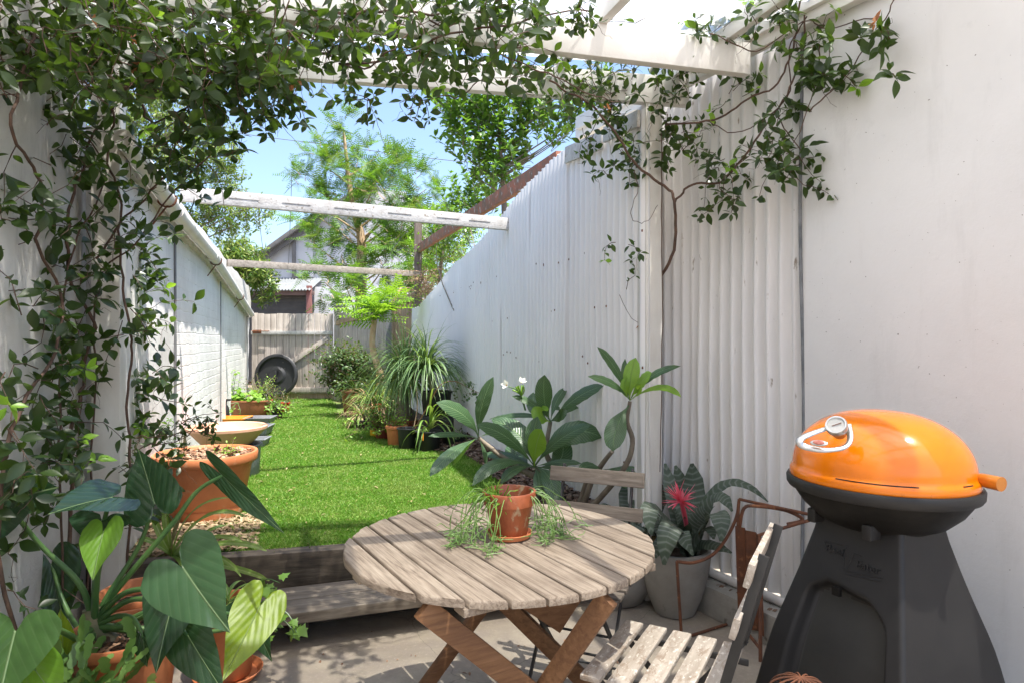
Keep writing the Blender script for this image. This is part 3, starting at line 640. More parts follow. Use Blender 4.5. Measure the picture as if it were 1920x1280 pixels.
part('wall_panel', nh, box(.62, .04, W(0, 425, gz)[2] - W(0, 520, gz)[2], W(571, 472, gz - .05), .005), M['nwall'])
V = []
for i in range(90):
    q = i / 89; x0 = W(468, 0, ZH)[0] + (W(585, 0, ZH)[0] - W(468, 0, ZH)[0]) * q; dz = .022 * math.sin(i * 1.4)
    V += [(x0, ZH - .25, W(0, 545, ZH)[2] + dz), (x0, gz - .02, W(0, 519, ZH)[2] + .07 + dz)]
part('awning', nh, (V, quadgrid(90, 2)), M['awning'], angle=None)
part('awning_fascia', nh, box(W(590, 0, ZH)[0] - W(465, 0, ZH)[0], .06, .14, W(527, 550, ZH), .01), M['red_fascia'])
dz0, dz1 = .05, W(0, 554, ZH + .3)[2]
rd = thing  # roller door built as slats in one mesh
V = []; x0, x1 = W(455, 0, ZH + .3)[0], W(574, 0, ZH + .3)[0]; ns = 60
for i in range(ns * 4 + 1):
    z = dz0 + (dz1 - dz0) * i / (ns * 4); y = ZH + .3 - .025 * abs(math.sin(i * math.pi / 4)); V += [(x0, y, z), (x1, y, z)]
part('roller_door', nh, (V, [q[::-1] for q in quadgrid(ns * 4 + 1, 2)]), M['brown_roll'], angle=None)
part('door_post', nh, box(.16, .14, 3.2, (*W(580, 0, ZH)[:2], 1.6), .01), surf('brick_red_post', (.17, .065, .055), (.22, .09, .08), 5, .8))
part('wall', nh, box(5.5, .2, 3.2, (W(590, 0, ZH + .5)[0] + 2.75, ZH + .55, 1.6), .01), M['nwall'])
# ================================================================ plants' materials
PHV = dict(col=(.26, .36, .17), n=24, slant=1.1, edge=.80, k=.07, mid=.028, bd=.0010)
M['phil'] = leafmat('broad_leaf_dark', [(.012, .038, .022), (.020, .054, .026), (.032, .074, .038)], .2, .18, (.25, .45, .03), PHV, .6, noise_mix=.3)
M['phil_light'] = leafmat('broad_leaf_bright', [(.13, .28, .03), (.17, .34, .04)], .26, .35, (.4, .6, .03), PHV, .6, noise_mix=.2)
M['phil_yellow'] = leafmat('broad_leaf_yellowing', [(.14, .30, .010), (.30, .38, .012)], .4, .35, (.7, .65, .03), PHV, .5, noise_mix=.5)
M['petiole'] = surf('petiole_green', (.06, .14, .045), (.10, .19, .05), 8, .4, bd=.0003)
M['stem_ring'] = surf('ringed_stem', (.16, .17, .09), (.30, .24, .15), 25, .6, (.3, .3, 1), .001)
FRV = dict(col=(.26, .38, .18), n=120, slant=.18, edge=.6, k=.38, mid=.05, bd=.0012)
M['frang'] = leafmat('long_leaf_dark', [(.022, .058, .030), (.036, .082, .036), (.055, .11, .05)], .34, .22, (.3, .5, .05), FRV, .5, noise_mix=.3)
M['frang_light'] = leafmat('long_leaf_young', [(.16, .32, .03), (.22, .40, .04)], .4, .4, (.45, .65, .04), FRV, .5, noise_mix=.1)
M['brom'] = leafmat('banded_leaf', [(.05, .075, .05), (.075, .10, .07)], .5, .1, (.2, .3, .1), dict(col=(.27, .30, .27), n=95, slant=.03, edge=.2, k=.38, mid=.001, bd=.0003), .4, noise_mix=.5)
M['strap'] = leafmat('strap_leaf', [(.10, .22, .03), (.20, .34, .06), (.32, .42, .12)], .42, .3, (.4, .55, .05), dict(col=(.40, .48, .20), n=1, slant=0, edge=1.1, k=0, mid=.22, bd=0), .5)
M['palm'] = leafmat('thin_palm_leaf', [(.08, .16, .06), (.13, .23, .08), (.20, .30, .11)], .45, .3, noise_mix=.2)
M['dry'] = leafmat('dry_strap_leaf', [(.30, .19, .10), (.48, .36, .20), (.20, .22, .08), (.40, .24, .13)], .6, .25, (.5, .35, .15), noise_mix=.2)
M['herb'] = leafmat('herb_leaf', [(.12, .27, .03), (.20, .38, .04), (.28, .45, .07)], .5, .35, (.45, .65, .05), noise_mix=.2)
M['herb_dark'] = leafmat('shrub_leaf', [(.025, .06, .018), (.05, .10, .025), (.09, .15, .04)], .4, .25, noise_mix=.3)
M['twig'] = surf('brown_twig', (.16, .09, .06), (.28, .17, .11), 20, .8, bd=.0006)
M['bark_tan'] = surf('tan_bark', (.38, .25, .14), (.55, .40, .26), 14, .85, (1, 1, .5), .003, 30)
M['bark_grey'] = surf('grey_bark', (.12, .10, .075), (.24, .20, .15), 14, .85, (1, 1, .5), .003, 30)
M['cact'] = leafmat('flat_cactus_stem', [(.07, .15, .035), (.11, .21, .045), (.16, .26, .07)], .4, .2, noise_mix=.2)
M['string'] = surf('string_cactus', (.10, .20, .045), (.20, .33, .08), 30, .45, bd=0)
M['pink'] = leafmat('pink_bract', [(.80, .07, .13), (.88, .16, .24), (.85, .28, .36)], .45, .35, (.9, .2, .25), noise_mix=.1)
M['petal'] = leafmat('white_petal', [(.82, .82, .74), (.86, .86, .80)], .5, .3, (.9, .9, .7), noise_mix=.0)
M['ivy'] = leafmat('ivy_leaf', [(.12, .26, .04), (.20, .36, .06)], .45, .3, noise_mix=.3)

def blades(S, wprof, fold=.3):
    """thin leaves along many curves: S (N,K,3), width profile (K,) or (N,K)"""
    N, K, _ = S.shape; T = nrm(np.gradient(S, axis=1)); s = nrm(np.cross(T, UP + 1e-3)); n_ = np.cross(s, T)
    wp = np.broadcast_to(np.interp(np.linspace(0, 1, K), np.linspace(0, 1, len(wprof)), wprof)[None], (N, K))[..., None] / 2
    V = np.stack([S - s * wp + n_ * wp * fold, S, S + s * wp + n_ * wp * fold], 2)
    q = np.array(quadgrid(K, 3)); f = (q[None] + (np.arange(N) * K * 3)[:, None, None]).reshape(-1, 4)
    u = np.stack(np.meshgrid(np.linspace(0, 1, K), [-1, 0, 1], indexing='ij'), -1).reshape(-1, 2)
    return V.reshape(-1, 3), f, np.tile(u, (N, 1))
def rosette(c, n, L, wd, mat, root, name='foliage', lift=(.5, 1.3), grav=-.22, K=9, prof=(.5, .9, 1, .8, .4, .02), spread=None):
    a = rng.uniform(0, 6.28, n); el = rng.uniform(*lift, n)
    d = np.stack([np.cos(a) * np.cos(el), np.sin(a) * np.cos(el), np.sin(el)], 1)
    S = walk(np.asarray(c) + d * .01 + rng.normal(0, .01, (n, 3)) * (spread or 1), d, L * rng.uniform(.65, 1.1, n), K, .05, grav)
    return part(name, root, blades(S, [x * wd for x in prof]), mat, angle=None)
LEAF = leaf_tpl(6, None, .28, .18, .46); LEAF_S = leaf_tpl(3, [.05, .9, .9, .03], .25, .15, .5); LEAF_R = leaf_tpl(4, [.05, .8, 1, .8, .05], .2, .2, .8); LEAF_N = leaf_tpl(4, None, .2, .3, .25)
def bush(root, c, n, L, leaf, tpl, mat, up=.6, r_=.03, seg=6, grav=-.05, wander=.25, rt=.003, whorl=0, pair=True, start=1, stem=True, szj=.3):
    a = rng.uniform(0, 6.28, n); el = rng.uniform(up - .5, min(1.5, up + .5), n)
    d = np.stack([np.cos(a) * np.cos(el), np.sin(a) * np.cos(el), np.sin(el)], 1); o = np.asarray(c) + np.stack([np.cos(a), np.sin(a), 0 * a], 1) * rng.uniform(0, r_, n)[:, None]
    S = walk(o, d, L * rng.uniform(.6, 1.15, n), seg, wander, grav)
    if stem: part('stems', root, tubes(S, rt, rt * .4), M['twig'])
    return part('foliage', root, leaves_on(S, tpl, leaf, whorl=whorl, pair=pair, start=start, szj=szj), mat, angle=None)
def soil_in(root, c, r_, z, mat=None, chips=0, cm=None, sx=1, sy=1, size=(.015, .04)):
    n = 24; a = np.arange(n) * 2 * math.pi / n; V = [[c[0], c[1], z + .008]] + [[c[0] + math.cos(x) * r_ * sx, c[1] + math.sin(x) * r_ * sy, z] for x in a]
    o = part('soil', root, (V, [(0, 1 + i, 1 + (i + 1) % n) for i in range(n)]), mat or M['soil'])
    if chips:
        q = rng.uniform(0, 1, chips) ** .5 * r_ * .96; a = rng.uniform(0, 6.28, chips)
        P = np.stack([c[0] + q * np.cos(a) * sx, c[1] + q * np.sin(a) * sy, np.full(chips, z + .004)], 1)
        ch = part('bark_chips', root, flakes(chips, P, size, .02), cm or M['bark'], smooth=False); ch['kind'] = 'stuff'
    return o
def potted(name, label, cat_, c, rt, rb, h, mat, soil=.04, chips=0, cm=None, sx=1, sy=1, rotz=0, group=None, rim=.02, lip=.01, prof=None, size=(.015, .04), wall=.01):
    t_ = thing(name, label, cat_, c, rotz, group)
    pr = prof or pot_prof(rt, rb, h, rim, lip, wall, soil)
    v, f = lathe(pr, n=48, sx=sx, sy=sy); part('pot', t_, (v, f), mat, local=True, angle=50)
    so_ = part('soil_tmp', None, (np.zeros((3, 3)), [(0, 1, 2)]), None); bpy.data.objects.remove(so_)
    rs = pr[-1][0]; n = 24; a = np.arange(n) * 2 * math.pi / n
    V = [[0, 0, pr[-1][1] + .006]] + [[math.cos(x) * (rs + .001) * sx, math.sin(x) * (rs + .001) * sy, pr[-1][1] + .002] for x in a]
    part('soil', t_, (V, [(0, 1 + i, 1 + (i + 1) % n) for i in range(n)]), M['soil'], local=True)
    if chips:
        q = rng.uniform(0, 1, chips) ** .5 * rs * .96; a = rng.uniform(0, 6.28, chips)
        P = np.stack([q * np.cos(a) * sx, q * np.sin(a) * sy, np.full(chips, pr[-1][1] + .006)], 1)
        ch = part('bark_chips', t_, flakes(chips, P, size, .02), cm or M['bark'], smooth=False, local=True); ch['kind'] = 'stuff'
    return t_
def at(px, Z, z): return np.array([(px - 960) / F * Z, Z, z])

# ---------------------------------------------------------------- left row of pots
pr = [(.20, 0), (.207, .02), (.214, .07), (.209, .075), (.210, .082), (.222, .09), (.262, .30), (.272, .335), (.296, .345), (.300, .352), (.302, .39), (.298, .40), (.282, .40), (.276, .392), (.272, .365)]
t_ = potted('terracotta_pot', 'largest orange terracotta planter filled with bark chips, nearest the post', 'plant pot', at(386, 3.96, LZ), 0, 0, 0, M['terra'], prof=pr, chips=700, size=(.02, .055))
bush(t_, at(425, 3.96, LZ + .37), 9, .10, .022, LEAF_S, M['herb'], up=.9)
t2 = potted('grey_pot', 'dark grey pot holding up the wide pale terracotta bowl', 'plant pot', at(438, 5.15, LZ), .215, .19, .26, M['grey_plastic'])
bowl = thing('terracotta_bowl', 'wide pale sunfaded terracotta bowl with a stone in it, behind the largest planter', 'bowl', at(426, 5.1, LZ + .262))
part('bowl', bowl, lathe([(.17, 0), (.19, .01), (.27, .10), (.288, .115), (.30, .125), (.302, .145), (.292, .150), (.272, .146), (.25, .10), (.18, .035), (0, .03)], n=56), M['terra_pale'], local=True)
v, f = lathe([(0, 0), (.035, .006), (.05, .03), (.03, .06), (0, .065)], n=14, sx=1.3)
for dx, dy, s_ in ((.05, .08, 1), (-.08, .02, .7)): part('stone', bowl, (v * s_ + (dx, dy, .045), f), M['kerb'], local=True)
t3 = potted('terracotta_trough', 'oval brown terracotta trough of bright lettuce near the gate', 'planter', at(467, 8.95, LZ), .325, .265, .27, M['terra_brown'], sx=1, sy=.62, rim=.025, chips=0)
for cx in (442, 462, 485): bush(t3, at(cx, 8.95, LZ + .23), 15, .17, .075, LEAF_R, M['herb'], up=.9, r_=.07, stem=False, seg=3)
bush(t3, at(497, 9.05, LZ + .23), 22, .28, .03, LEAF_S, M['herb_dark'], up=1.0, r_=.1)
S = walk([at(447, 8.7, LZ + .25)] * 5, [[-.3, -1, .2], [.2, -1, .3], [0, -1, 0], [.5, -1, .1], [-.6, -.6, .1]], .35, 7, .25, -.35)
part('stems', t3, tubes(S, .004, .002), M['cact']); part('foliage', t3, leaves_on(S, LEAF_R, .05, pair=False, start=3), M['herb'])
S = walk([at(437, 9.0, LZ + .25)] * 4, [[-.1, 0, 1], [.15, 0, 1], [.0, -.1, 1], [.3, 0, 1]], .42, 7, .12, .05); part('stems', t3, tubes(S, .004, .002), M['cact']); part('foliage', t3, leaves_on(S, LEAF_R, .055, pair=False, start=3), M['herb'])
def tray(label, px, Z, z, w_, d, h, mat, dirt=True, rot=.1, name='seed_tray'):
    t_ = thing(name, label, 'tray', at(px, Z, z), rot, 'seed trays on the grass')
    mb = MB(); rimw = .012
    o_ = np.array([(-1, -1), (1, -1), (1, 1), (-1, 1)]) * (w_ / 2, d / 2)
    def ring(k, zz, off): return [(x * k - np.sign(x) * off, y * k - np.sign(y) * off, zz) for x, y in o_]
    V = ring(.88, 0, 0) + ring(.98, h - .008, 0) + ring(1, h - .008, -rimw) + ring(1, h, -rimw) + ring(.97, h, 0) + ring(.86, .012, 0)
    f = quadgrid(6, 4, True); f = [q[::-1] for q in f] + [(3, 2, 1, 0), (20, 21, 22, 23)]
    part('tray', t_, (V, f), mat, local=True, smooth=False)
    if dirt:
        P = np.stack([rng.uniform(-.4, .4, 60) * w_, rng.uniform(-.4, .4, 60) * d, np.full(60, .02)], 1); c_ = part('litter', t_, flakes(60, P, (.02, .06), .02), M['straw'], smooth=False, local=True); c_['kind'] = 'stuff'
    return t_
tray('orange plastic tray in front of the brown trough', 437, 7.9, LZ + .06, .36, .34, .09, M['orange_plastic'], False)
tray('grey seed tray with dry stalks beside the orange tray', 488, 7.95, LZ + .08, .31, .30, .07, M['grey_plastic'])
tray('pale terracotta coloured tray behind the wide bowl', 425, 7.2, LZ + .05, .36, .26, .09, M['terra_pale'], False)
tray('grey seed tray closer than the stalk-filled one, level with the pale tray', 483, 7.3, LZ + .04, .29, .28, .09, M['grey_plastic'])
tray('small grey tray, the nearest to the bowl, its handle end on the grass', 477, 6.6, LZ + .01, .26, .24, .08, M['grey_plastic'], False)
for i, (px, Z) in enumerate(((437, 7.9), (488, 7.95), (425, 7.2), (483, 7.3))):
    b_ = part('brick', None, box(.22, .11, .06 if i % 2 == 0 else .07, at(px, Z, LZ + .028), .004), M['kerb']); b_.location = tuple(at(0, 0, 0)); tag(b_, ['grey brick under the orange tray', 'grey brick under the stalk-filled grey tray', 'grey brick under the pale tray', 'grey brick under the nearer grey seed tray'][i], 'brick', 'bricks under the trays')
bt = thing('bottle', 'black plastic spray bottle standing at the wall beside the trough', 'bottle', at(423, 8.1, LZ + .10)); part('bottle_body', bt, lathe([(.04, 0), (.043, .01), (.043, .14), (.015, .19), (.015, .215), (.02, .22), (.02, .25), (0, .252)], n=18), M['black_plastic'], local=True)
part('trigger', bt, box(.07, .02, .025, (.03, 0, .245), .004), M['black_plastic'], local=True)
tk = potted('black_pot', 'small black pot with trailing yellow-green leaves right of the trough', 'plant pot', at(519, 8.9, LZ), .085, .065, .17, M['black_plastic'])
bush(tk, at(519, 8.9, LZ + .15), 18, .26, .05, LEAF, M['herb'], up=.4, grav=-.2); bush(tk, at(519, 8.9, LZ + .15), 12, .3, .03, LEAF_S, M['herb_dark'], up=1.1)
tk = potted('red_pot', 'small bright red plastic pot on the grass by the gate', 'plant pot', at(535, 9.75, LZ), .068, .05, .16, M['red_plastic']); bush(tk, at(535, 9.75, LZ + .14), 14, .24, .03, LEAF_S, M['herb_dark'], up=1.0)
tk = potted('black_pot', 'black pot of grey-leaved herb tucked between the trough and the round lid', 'plant pot', at(493, 10.2, LZ), .16, .13, .26, M['black_plastic']); bush(tk, at(493, 10.2, LZ + .22), 40, .36, .03, LEAF_S, M['herb_dark'], up=.9, r_=.1); bush(tk, at(493, 10.2, LZ + .22), 14, .38, .035, LEAF_S, M['herb'], up=1.0, r_=.08)
# the round lid leaning on the gate
ld = thing('bin_lid', 'round black plastic bin lid leaning against the timber gate', 'lid', W(517, 744, 11.72))
v, f = lathe([(.385, -.05), (.395, -.045), (.398, -.012), (.385, 0), (.345, .004), (.335, -.004), (.325, -.05), (.31, -.062), (.20, -.055), (.16, -.048), (.13, -.02), (.115, -.018), (.07, -.028), (0, -.03)], n=64)
rx = Matrix.Rotation(R(82), 3, 'X'); A = np.array(rx); cz = W(517, 703, 11.72); part('lid', ld, (v @ A.T + cz, f), M['black_plastic'])
part('handle', ld, (lambda vf: (vf[0] @ A.T + cz, vf[1]))(box(.035, .16, .06, (0, 0, -.0), .01)), M['black_plastic'])

# ---------------------------------------------------------------- right row of pots
tk = potted('brown_pot', 'tall brown plastic pot nearest the gate on the right side', 'plant pot', at(664, 9.45, LZ), .19, .14, .36, M['terra_brown'])
rosette(at(668, 9.4, LZ + .32), 46, .5, .03, M['strap'], tk)
sh = thing('shrub', 'dark leafy shrub filling the corner to the right of the gate', 'shrub', at(650, 10.6, LZ))
S0 = walk([at(650 + dx, 10.6, LZ) for dx in (-6, 0, 5, 10, 14)], [[-.35, 0, 1], [-.1, .1, 1], [.1, -.1, 1], [.35, 0, 1], [.15, .2, 1]], .8, 8, .12, .05)
part('branches', sh, tubes(S0, .016, .006, 6), M['bark_grey'])
og = S0[:, 3:].reshape(-1, 3); og = np.repeat(og, 9, 0); d = rng.normal(0, 1, og.shape); d[:, 2] = np.abs(d[:, 2]) * .6
S = walk(og, d, rng.uniform(.22, .5, len(og)), 6, .25, .03); part('twigs', sh, tubes(S, .004, .0015), M['twig']); part('foliage', sh, leaves_on(S, LEAF_S, .07, whorl=2), M['herb_dark'], angle=None)
def strap_clump(name, lab, px, Z, z, n, L, wd, mats, lift=(.2, 1.3), grp=None):
    t_ = thing(name, lab, 'plant', at(px, Z, z), group=grp)
    for i, m_ in enumerate(mats): rosette(at(px, Z, z + .02), n // len(mats), L, wd, M[m_], t_, 'leaves', lift)
    return t_
tk = potted('terracotta_pot', 'terracotta pot of pale strap leaves half hidden behind the dry clump', 'plant pot', at(697, 8.4, LZ), .15, .11, .28, M['terra'])
rosette(at(697, 8.4, LZ + .26), 70, .5, .022, M['strap'], tk); rosette(at(690, 8.5, LZ + .26), 40, .42, .02, M['dry'], tk, 'dry_leaves')
strap_clump('bromeliad_clump', 'clump of drooping dry tan leaves spilling onto the grass', 678, 8.0, LZ + .12, 150, .36, .018, ['dry', 'dry', 'strap'], (-.1, 1.2))
strap_clump('bromeliad_clump', 'spiky green and tan clump standing behind the dry leaves beside the tan trunk', 706, 8.9, LZ + .3, 90, .5, .024, ['strap', 'dry', 'herb_dark'], (.3, 1.4))
tk = potted('black_pot', 'small black pot under the dry leaf clump', 'plant pot', at(681, 7.85, LZ), .10, .08, .13, M['black_plastic'])
tk = potted('red_brown_pot', 'low red-brown pot of soft green herb beside the orange pot', 'plant pot', at(719, 7.15, LZ), .10, .08, .12, surf('maroon_plastic', (.16, .03, .02), (.22, .04, .03), 5, .5))
bush(tk, at(716, 7.1, LZ + .1), 55, .42, .045, LEAF_S, M['herb'], up=1.0, r_=.08, szj=.5); bush(tk, at(722, 7.2, LZ + .1), 30, .5, .04, LEAF_S, M['herb_dark'], up=1.1, r_=.08)
yb = thing('plant_label_box', 'small yellow plastic container with a green top edge at the lawn edge', 'container', at(701, 7.25, LZ)); part('body', yb, box(.075, .075, .11, (0, 0, .055), .006), M['yellow_plastic'], local=True); part('lid', yb, box(.079, .079, .02, (0, 0, .122), .005), surf('green_plastic', (.03, .22, .10), (.04, .26, .12), 5, .5), local=True)
tk = potted('orange_pot', 'bright orange terracotta pot at the edge of the lawn', 'plant pot', at(744, 6.68, LZ), .115, .085, .21, M['terra'], rim=.035)
bush(tk, at(744, 6.7, LZ + .18), 20, .22, .03, LEAF_S, M['herb'], up=1.0)
tk = potted('black_pot', 'black nursery pot between the orange pot and the tagged pot', 'plant pot', at(765, 6.45, LZ), .112, .085, .215, M['black_plastic'], rim=.015)
# the red-stemmed plant
P = smooth_path([at(776, 6.5, .48), W(800, 765, 6.4), W(825, 722, 6.3), W(852, 714, 6.25), W(880, 727, 6.2), W(903, 738, 6.2)], 5); part('stem', tk, tube(P, [.007, .004, .002], 6), surf('red_stem', (.30, .12, .05), (.22, .16, .06), 9, .6))
S = walk(P[[13, 16, 19, 20, 22, 23, 24]], rng.normal(0, .6, (7, 3)) + (0, 0, .3), .16, 5, .3, -.25); part('twigs', tk, tubes(S, .002, .001), M['twig']); part('foliage', tk, leaves_on(S, LEAF_R, .035, up=-.3), M['herb_dark'], angle=None)
P = smooth_path([at(775, 6.55, .48), W(783, 755, 6.6), W(776, 700, 6.7), W(777, 665, 6.8)], 4); part('stem', tk, tube(P, .005, 6), M['bark_tan'])
tk = potted('black_pot', 'black nursery pot with an orange plastic tag on its side', 'plant pot', at(803, 6.33, LZ), .132, .10, .205, M['black_plastic'], rim=.015)
part('tag', tk, box(.014, .003, .085, at(793, 6.198, LZ + .165), .001), M['orange_plastic'])
rosette(at(803, 6.38, LZ + .17), 12, .36, .02, M['strap'], tk, lift=(.3, 1.4), grav=-.32)
S = walk([at(806, 6.4, LZ + .2)] * 14, rng.normal(0, .35, (14, 3)) + (.25, -.25, 1.5), .62, 12, .06, -.24); part('long_leaves', tk, blades(S, [x * .02 for x in (.5, 1, 1, .8, .1)]), M['strap'], angle=None)
cr = thing('milk_crate', 'black plastic crate lifting one pot up against the corrugated fence', 'crate', at(822, 6.75, LZ))
part('crate', cr, box(.30, .30, .30, (0, 0, .16), .01), M['black_plastic'], local=True)
for i in range(5):
    for zz in (.08, .16, .24): part('slot', cr, box(.035, .304, .03, (-.11 + i * .055, 0, zz), .002), M['soil'], local=True) if zz != .16 else part('slot', cr, box(.304, .035, .03, (0, -.11 + i * .055, zz), .002), M['soil'], local=True)
tk = potted('black_pot', 'black pot raised on the crate under the fountain of thin leaves', 'plant pot', at(818, 6.75, LZ + .312), .17, .13, .25, M['black_plastic'], rim=.02)
tk2 = potted('black_pot', 'squat black pot farthest right, half hidden by the broad-leaved plant', 'plant pot', at(852, 6.5, LZ), .13, .11, .14, M['black_plastic']); bush(tk2, at(852, 6.5, LZ + .1), 12, .15, .03, LEAF_S, M['herb_dark'])
def fountain(root, c, n, L, wd=.011):
    a = rng.uniform(0, 6.28, n); el = rng.uniform(.55, 1.5, n); d = np.stack([np.cos(a) * np.cos(el), np.sin(a) * np.cos(el), np.sin(el)], 1)
    S = walk(np.asarray(c) + rng.normal(0, .015, (n, 3)), d, L * rng.uniform(.6, 1.1, n), 16, .035, -.16)
    part('leaves', root, blades(S, [x * wd for x in (.6, 1, 1, .8, .5, .05)]), M['palm'], angle=None)
fountain(tk, at(800, 6.75, 1.05), 300, .70, .014); part('stem', tk, tube([at(816, 6.75, LZ + .5), at(802, 6.75, 1.06)], [.03, .02], 10), M['bark_grey'])
pp_ = thing('ponytail_palm', 'ponytail palm with a fountain of long thin drooping leaves, left of the raised pot', 'palm', at(758, 7.1, LZ))
part('pot', pp_, lathe(pot_prof(.17, .13, .22), n=40), M['clay'], local=True); part('trunk', pp_, lathe([(.10, .17), (.13, .22), (.11, .30), (.05, .40), (.04, .50), (.035, .62), (0, .64)], n=20), M['bark_grey'], local=True)
fountain(pp_, at(758, 7.1, .93), 420, .78, .015)
rosette(at(738, 7.6, LZ + .5), 60, .5, .018, M['herb_dark'], pp_, 'low_leaves')

# small jacaranda in the row ---------------------------------------------------
def frond_tpl(n=9, L=1.0, w_=.34, fold=.15):
    V = [(0, -.006, 0), (0, .006, 0), (L, .003, -.16), (L, -.003, -.16)]; f = [(0, 1, 2, 3)]
    for i in range(n):
        u = .12 + .86 * i / (n - 1); l = w_ * math.sin(min(1, u * 1.25 + .25) * math.pi * .80 + .25); z = -.16 * u * u; hw = .028
        for s in (-1, 1):
            k = len(V); a = .45
            V += [(u - hw * .5, 0, z), (u + hw * .5, 0, z), (u + l * a * .5 + hw, s * l * .55, z + .02), (u + l * a, s * l, z - .03), (u + l * a * .5 - hw, s * l * .55, z + .02)]
            f += [(k, k + 1, k + 2, k + 2), (k, k + 2, k + 4, k + 4), (k + 2, k + 3, k + 4, k + 4)]
    f = [q for q in f]; V = np.array(V)
    f4 = []
    for q in f:
        if q[2] == q[3]: f4.append((q[0], q[1], q[2]))
        else: f4.append((q[0], q[1], q[2])); f4.append((q[0], q[2], q[3]))
    return V, np.array(f4), np.zeros((len(V), 2))
FROND = frond_tpl()
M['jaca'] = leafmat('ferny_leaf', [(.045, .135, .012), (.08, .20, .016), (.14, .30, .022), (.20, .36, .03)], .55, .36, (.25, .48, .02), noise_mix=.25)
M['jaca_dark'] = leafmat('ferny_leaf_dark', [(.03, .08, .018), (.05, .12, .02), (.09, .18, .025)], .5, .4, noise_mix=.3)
tj = thing('young_jacaranda', 'young jacaranda with a curved tan trunk and a tuft of ferny leaves', 'tree', at(712, 9.0, LZ))
P = smooth_path([at(716, 9.0, LZ), W(718, 720, 9.0), W(706, 680, 9.0), W(698, 645, 9.0), W(702, 600, 9.0), W(703, 592, 9.0)], 5); part('trunk', tj, tube(P, [.055, .045, .042, .036], 12), M['bark_tan'])
P2 = smooth_path([P[-3], W(712, 580, 9.0), W(735, 568, 9.0), W(752, 540, 9.1)], 4); part('limb', tj, tube(P2, [.026, .016], 8), M['bark_tan'])
def fronds(root, cs, n, L, tpl, mat, up=.5, name='fronds', out=None):
    cs = np.repeat(np.asarray(cs), n, 0); N = len(cs); x = rng.normal(0, 1, (N, 3)); x[:, 2] = np.abs(x[:, 2]) * up - .05
    if out is not None: x = x + out
    z = rng.normal(0, .35, (N, 3)); z[:, 2] = 1
    return part(name, root, scatter(tpl, cs + rng.normal(0, .02, (N, 3)), x, z, L * rng.uniform(.6, 1.15, N)), mat, angle=None)
M['jaca_b'] = leafmat('ferny_leaf_bright', [(.13, .30, .02), (.22, .42, .03), (.32, .52, .05)], .5, .45, (.45, .7, .04), noise_mix=.2)
fronds(tj, [W(703, 588, 9.0), W(700, 575, 9.0), W(712, 565, 8.95), W(690, 585, 9), W(722, 580, 9.0), W(708, 600, 9), W(740, 560, 9)], 12, .46, FROND, M['jaca_b'], .7)
# ================================================================ table, chairs, barbecue
M['t_top'] = wood('silvered_table_top', (.12, .085, .058), (.33, .265, .20), (.47, .395, .31), 1, 5, .75, .0016, 110)
M['t_leg'] = wood('oiled_brown_legs', (.12, .05, .02), (.22, .105, .042), (.30, .155, .07), 0, 6, .6, .002, 70)
M['slat_grey'] = wood('grey_chair_slat', (.07, .055, .043), (.17, .14, .112), (.27, .235, .20), 0, 5, .8, .0015, 60)
m, t, b, o_ = NM('peeling_varnish_slat'); v = coords(t, (5, 30, 30)); v1 = coords(t, (1, 2.2, 2))
n1 = noise(t, v, 1, 8, .6, .4); n2 = noise(t, v1, 12, 10, .72, 1.0); c = ramp(t, n1, [(.3, (.30, .25, .20)), (.6, (.48, .42, .35)), (.75, (.58, .53, .46))])
c = mixc(t, ramp(t, n2, [(.52, (0, 0, 0)), (.60, (.75, .75, .75))]), c, (.26, .19, .135)); c = mixc(t, ramp(t, noise(t, v1, 40, 6, .7), [(.55, (0, 0, 0)), (.66, (.8, .8, .8))]), c, (.80, .76, .68))
t.links.new(c, b.inputs['Base Color']); b.inputs['Roughness'].default_value = .7; bump(t, b, n2, .003); M['slat_peel'] = m
TZ, TR = .72, .505; tc = at(937, 2.135, 0); tphi = R(31.1)      # slats run along (-sin, cos)
tb_ = thing('garden_table', 'round weathered slatted timber table on brown crossed legs', 'table', tc, tphi)
nsl = 11; ws = 2 * TR / nsl; gap = .0085
for i in range(nsl):
    x0, x1 = -TR + i * ws + gap / 2, -TR + (i + 1) * ws - gap / 2; xs = x0 + (x1 - x0) * (.5 - .5 * np.cos(np.linspace(0, math.pi, 27))); R_ = TR - .0
    yy = np.sqrt(np.maximum(R_ ** 2 - np.clip(xs, -R_ + .002, R_ - .002) ** 2, .0001))
    out = [(x, -y) for x, y in zip(xs, yy)] + [(x, y) for x, y in zip(xs[::-1], yy[::-1])]; n = len(out); cxm = (x0 + x1) / 2; V = []
    for k_, zz in ((0.0, -.022), (0, -.006), (.0025, -.001), (.006, 0)):
        V += [(x + np.clip(cxm - x, -k_, k_), y - np.sign(y) * k_, TZ + zz + (i % 2) * .0006) for x, y in out]
    f = [tuple(range(n))[::-1], tuple(3 * n + j for j in range(n))] + [(k * n + j, k * n + (j + 1) % n, (k + 1) * n + (j + 1) % n, (k + 1) * n + j) for k in range(3) for j in range(n)]
    part('slat', tb_, (V, f), M['t_top'], local=True, angle=60)
for y_, L in ((-.36, .66), (0, .98), (.36, .66)): part('batten', tb_, box(L, .06, .022, (0, y_, TZ - .034), .002), M['t_top'], local=True)
def leg(nm, root, p0, p1, w_, h, mat=None, up=UP): return part(nm, root, beam(p0, p1, w_, h, .003, up), mat or M['t_leg'])
fnv = np.array([-.12, .99, 0])
leg('leg', tb_, (-.235, 1.685, .68), (.40, 2.03, .0), .028, .062); leg('leg', tb_, (.262, 1.75, .68), (-.10, 2.0, .0), .028, .058)
leg('leg', tb_, (.16, 2.63, .68), (-.40, 2.36, .0), .028, .05); leg('leg', tb_, (-.36, 2.52, .68), (.36, 2.40, .02), .028, .062)
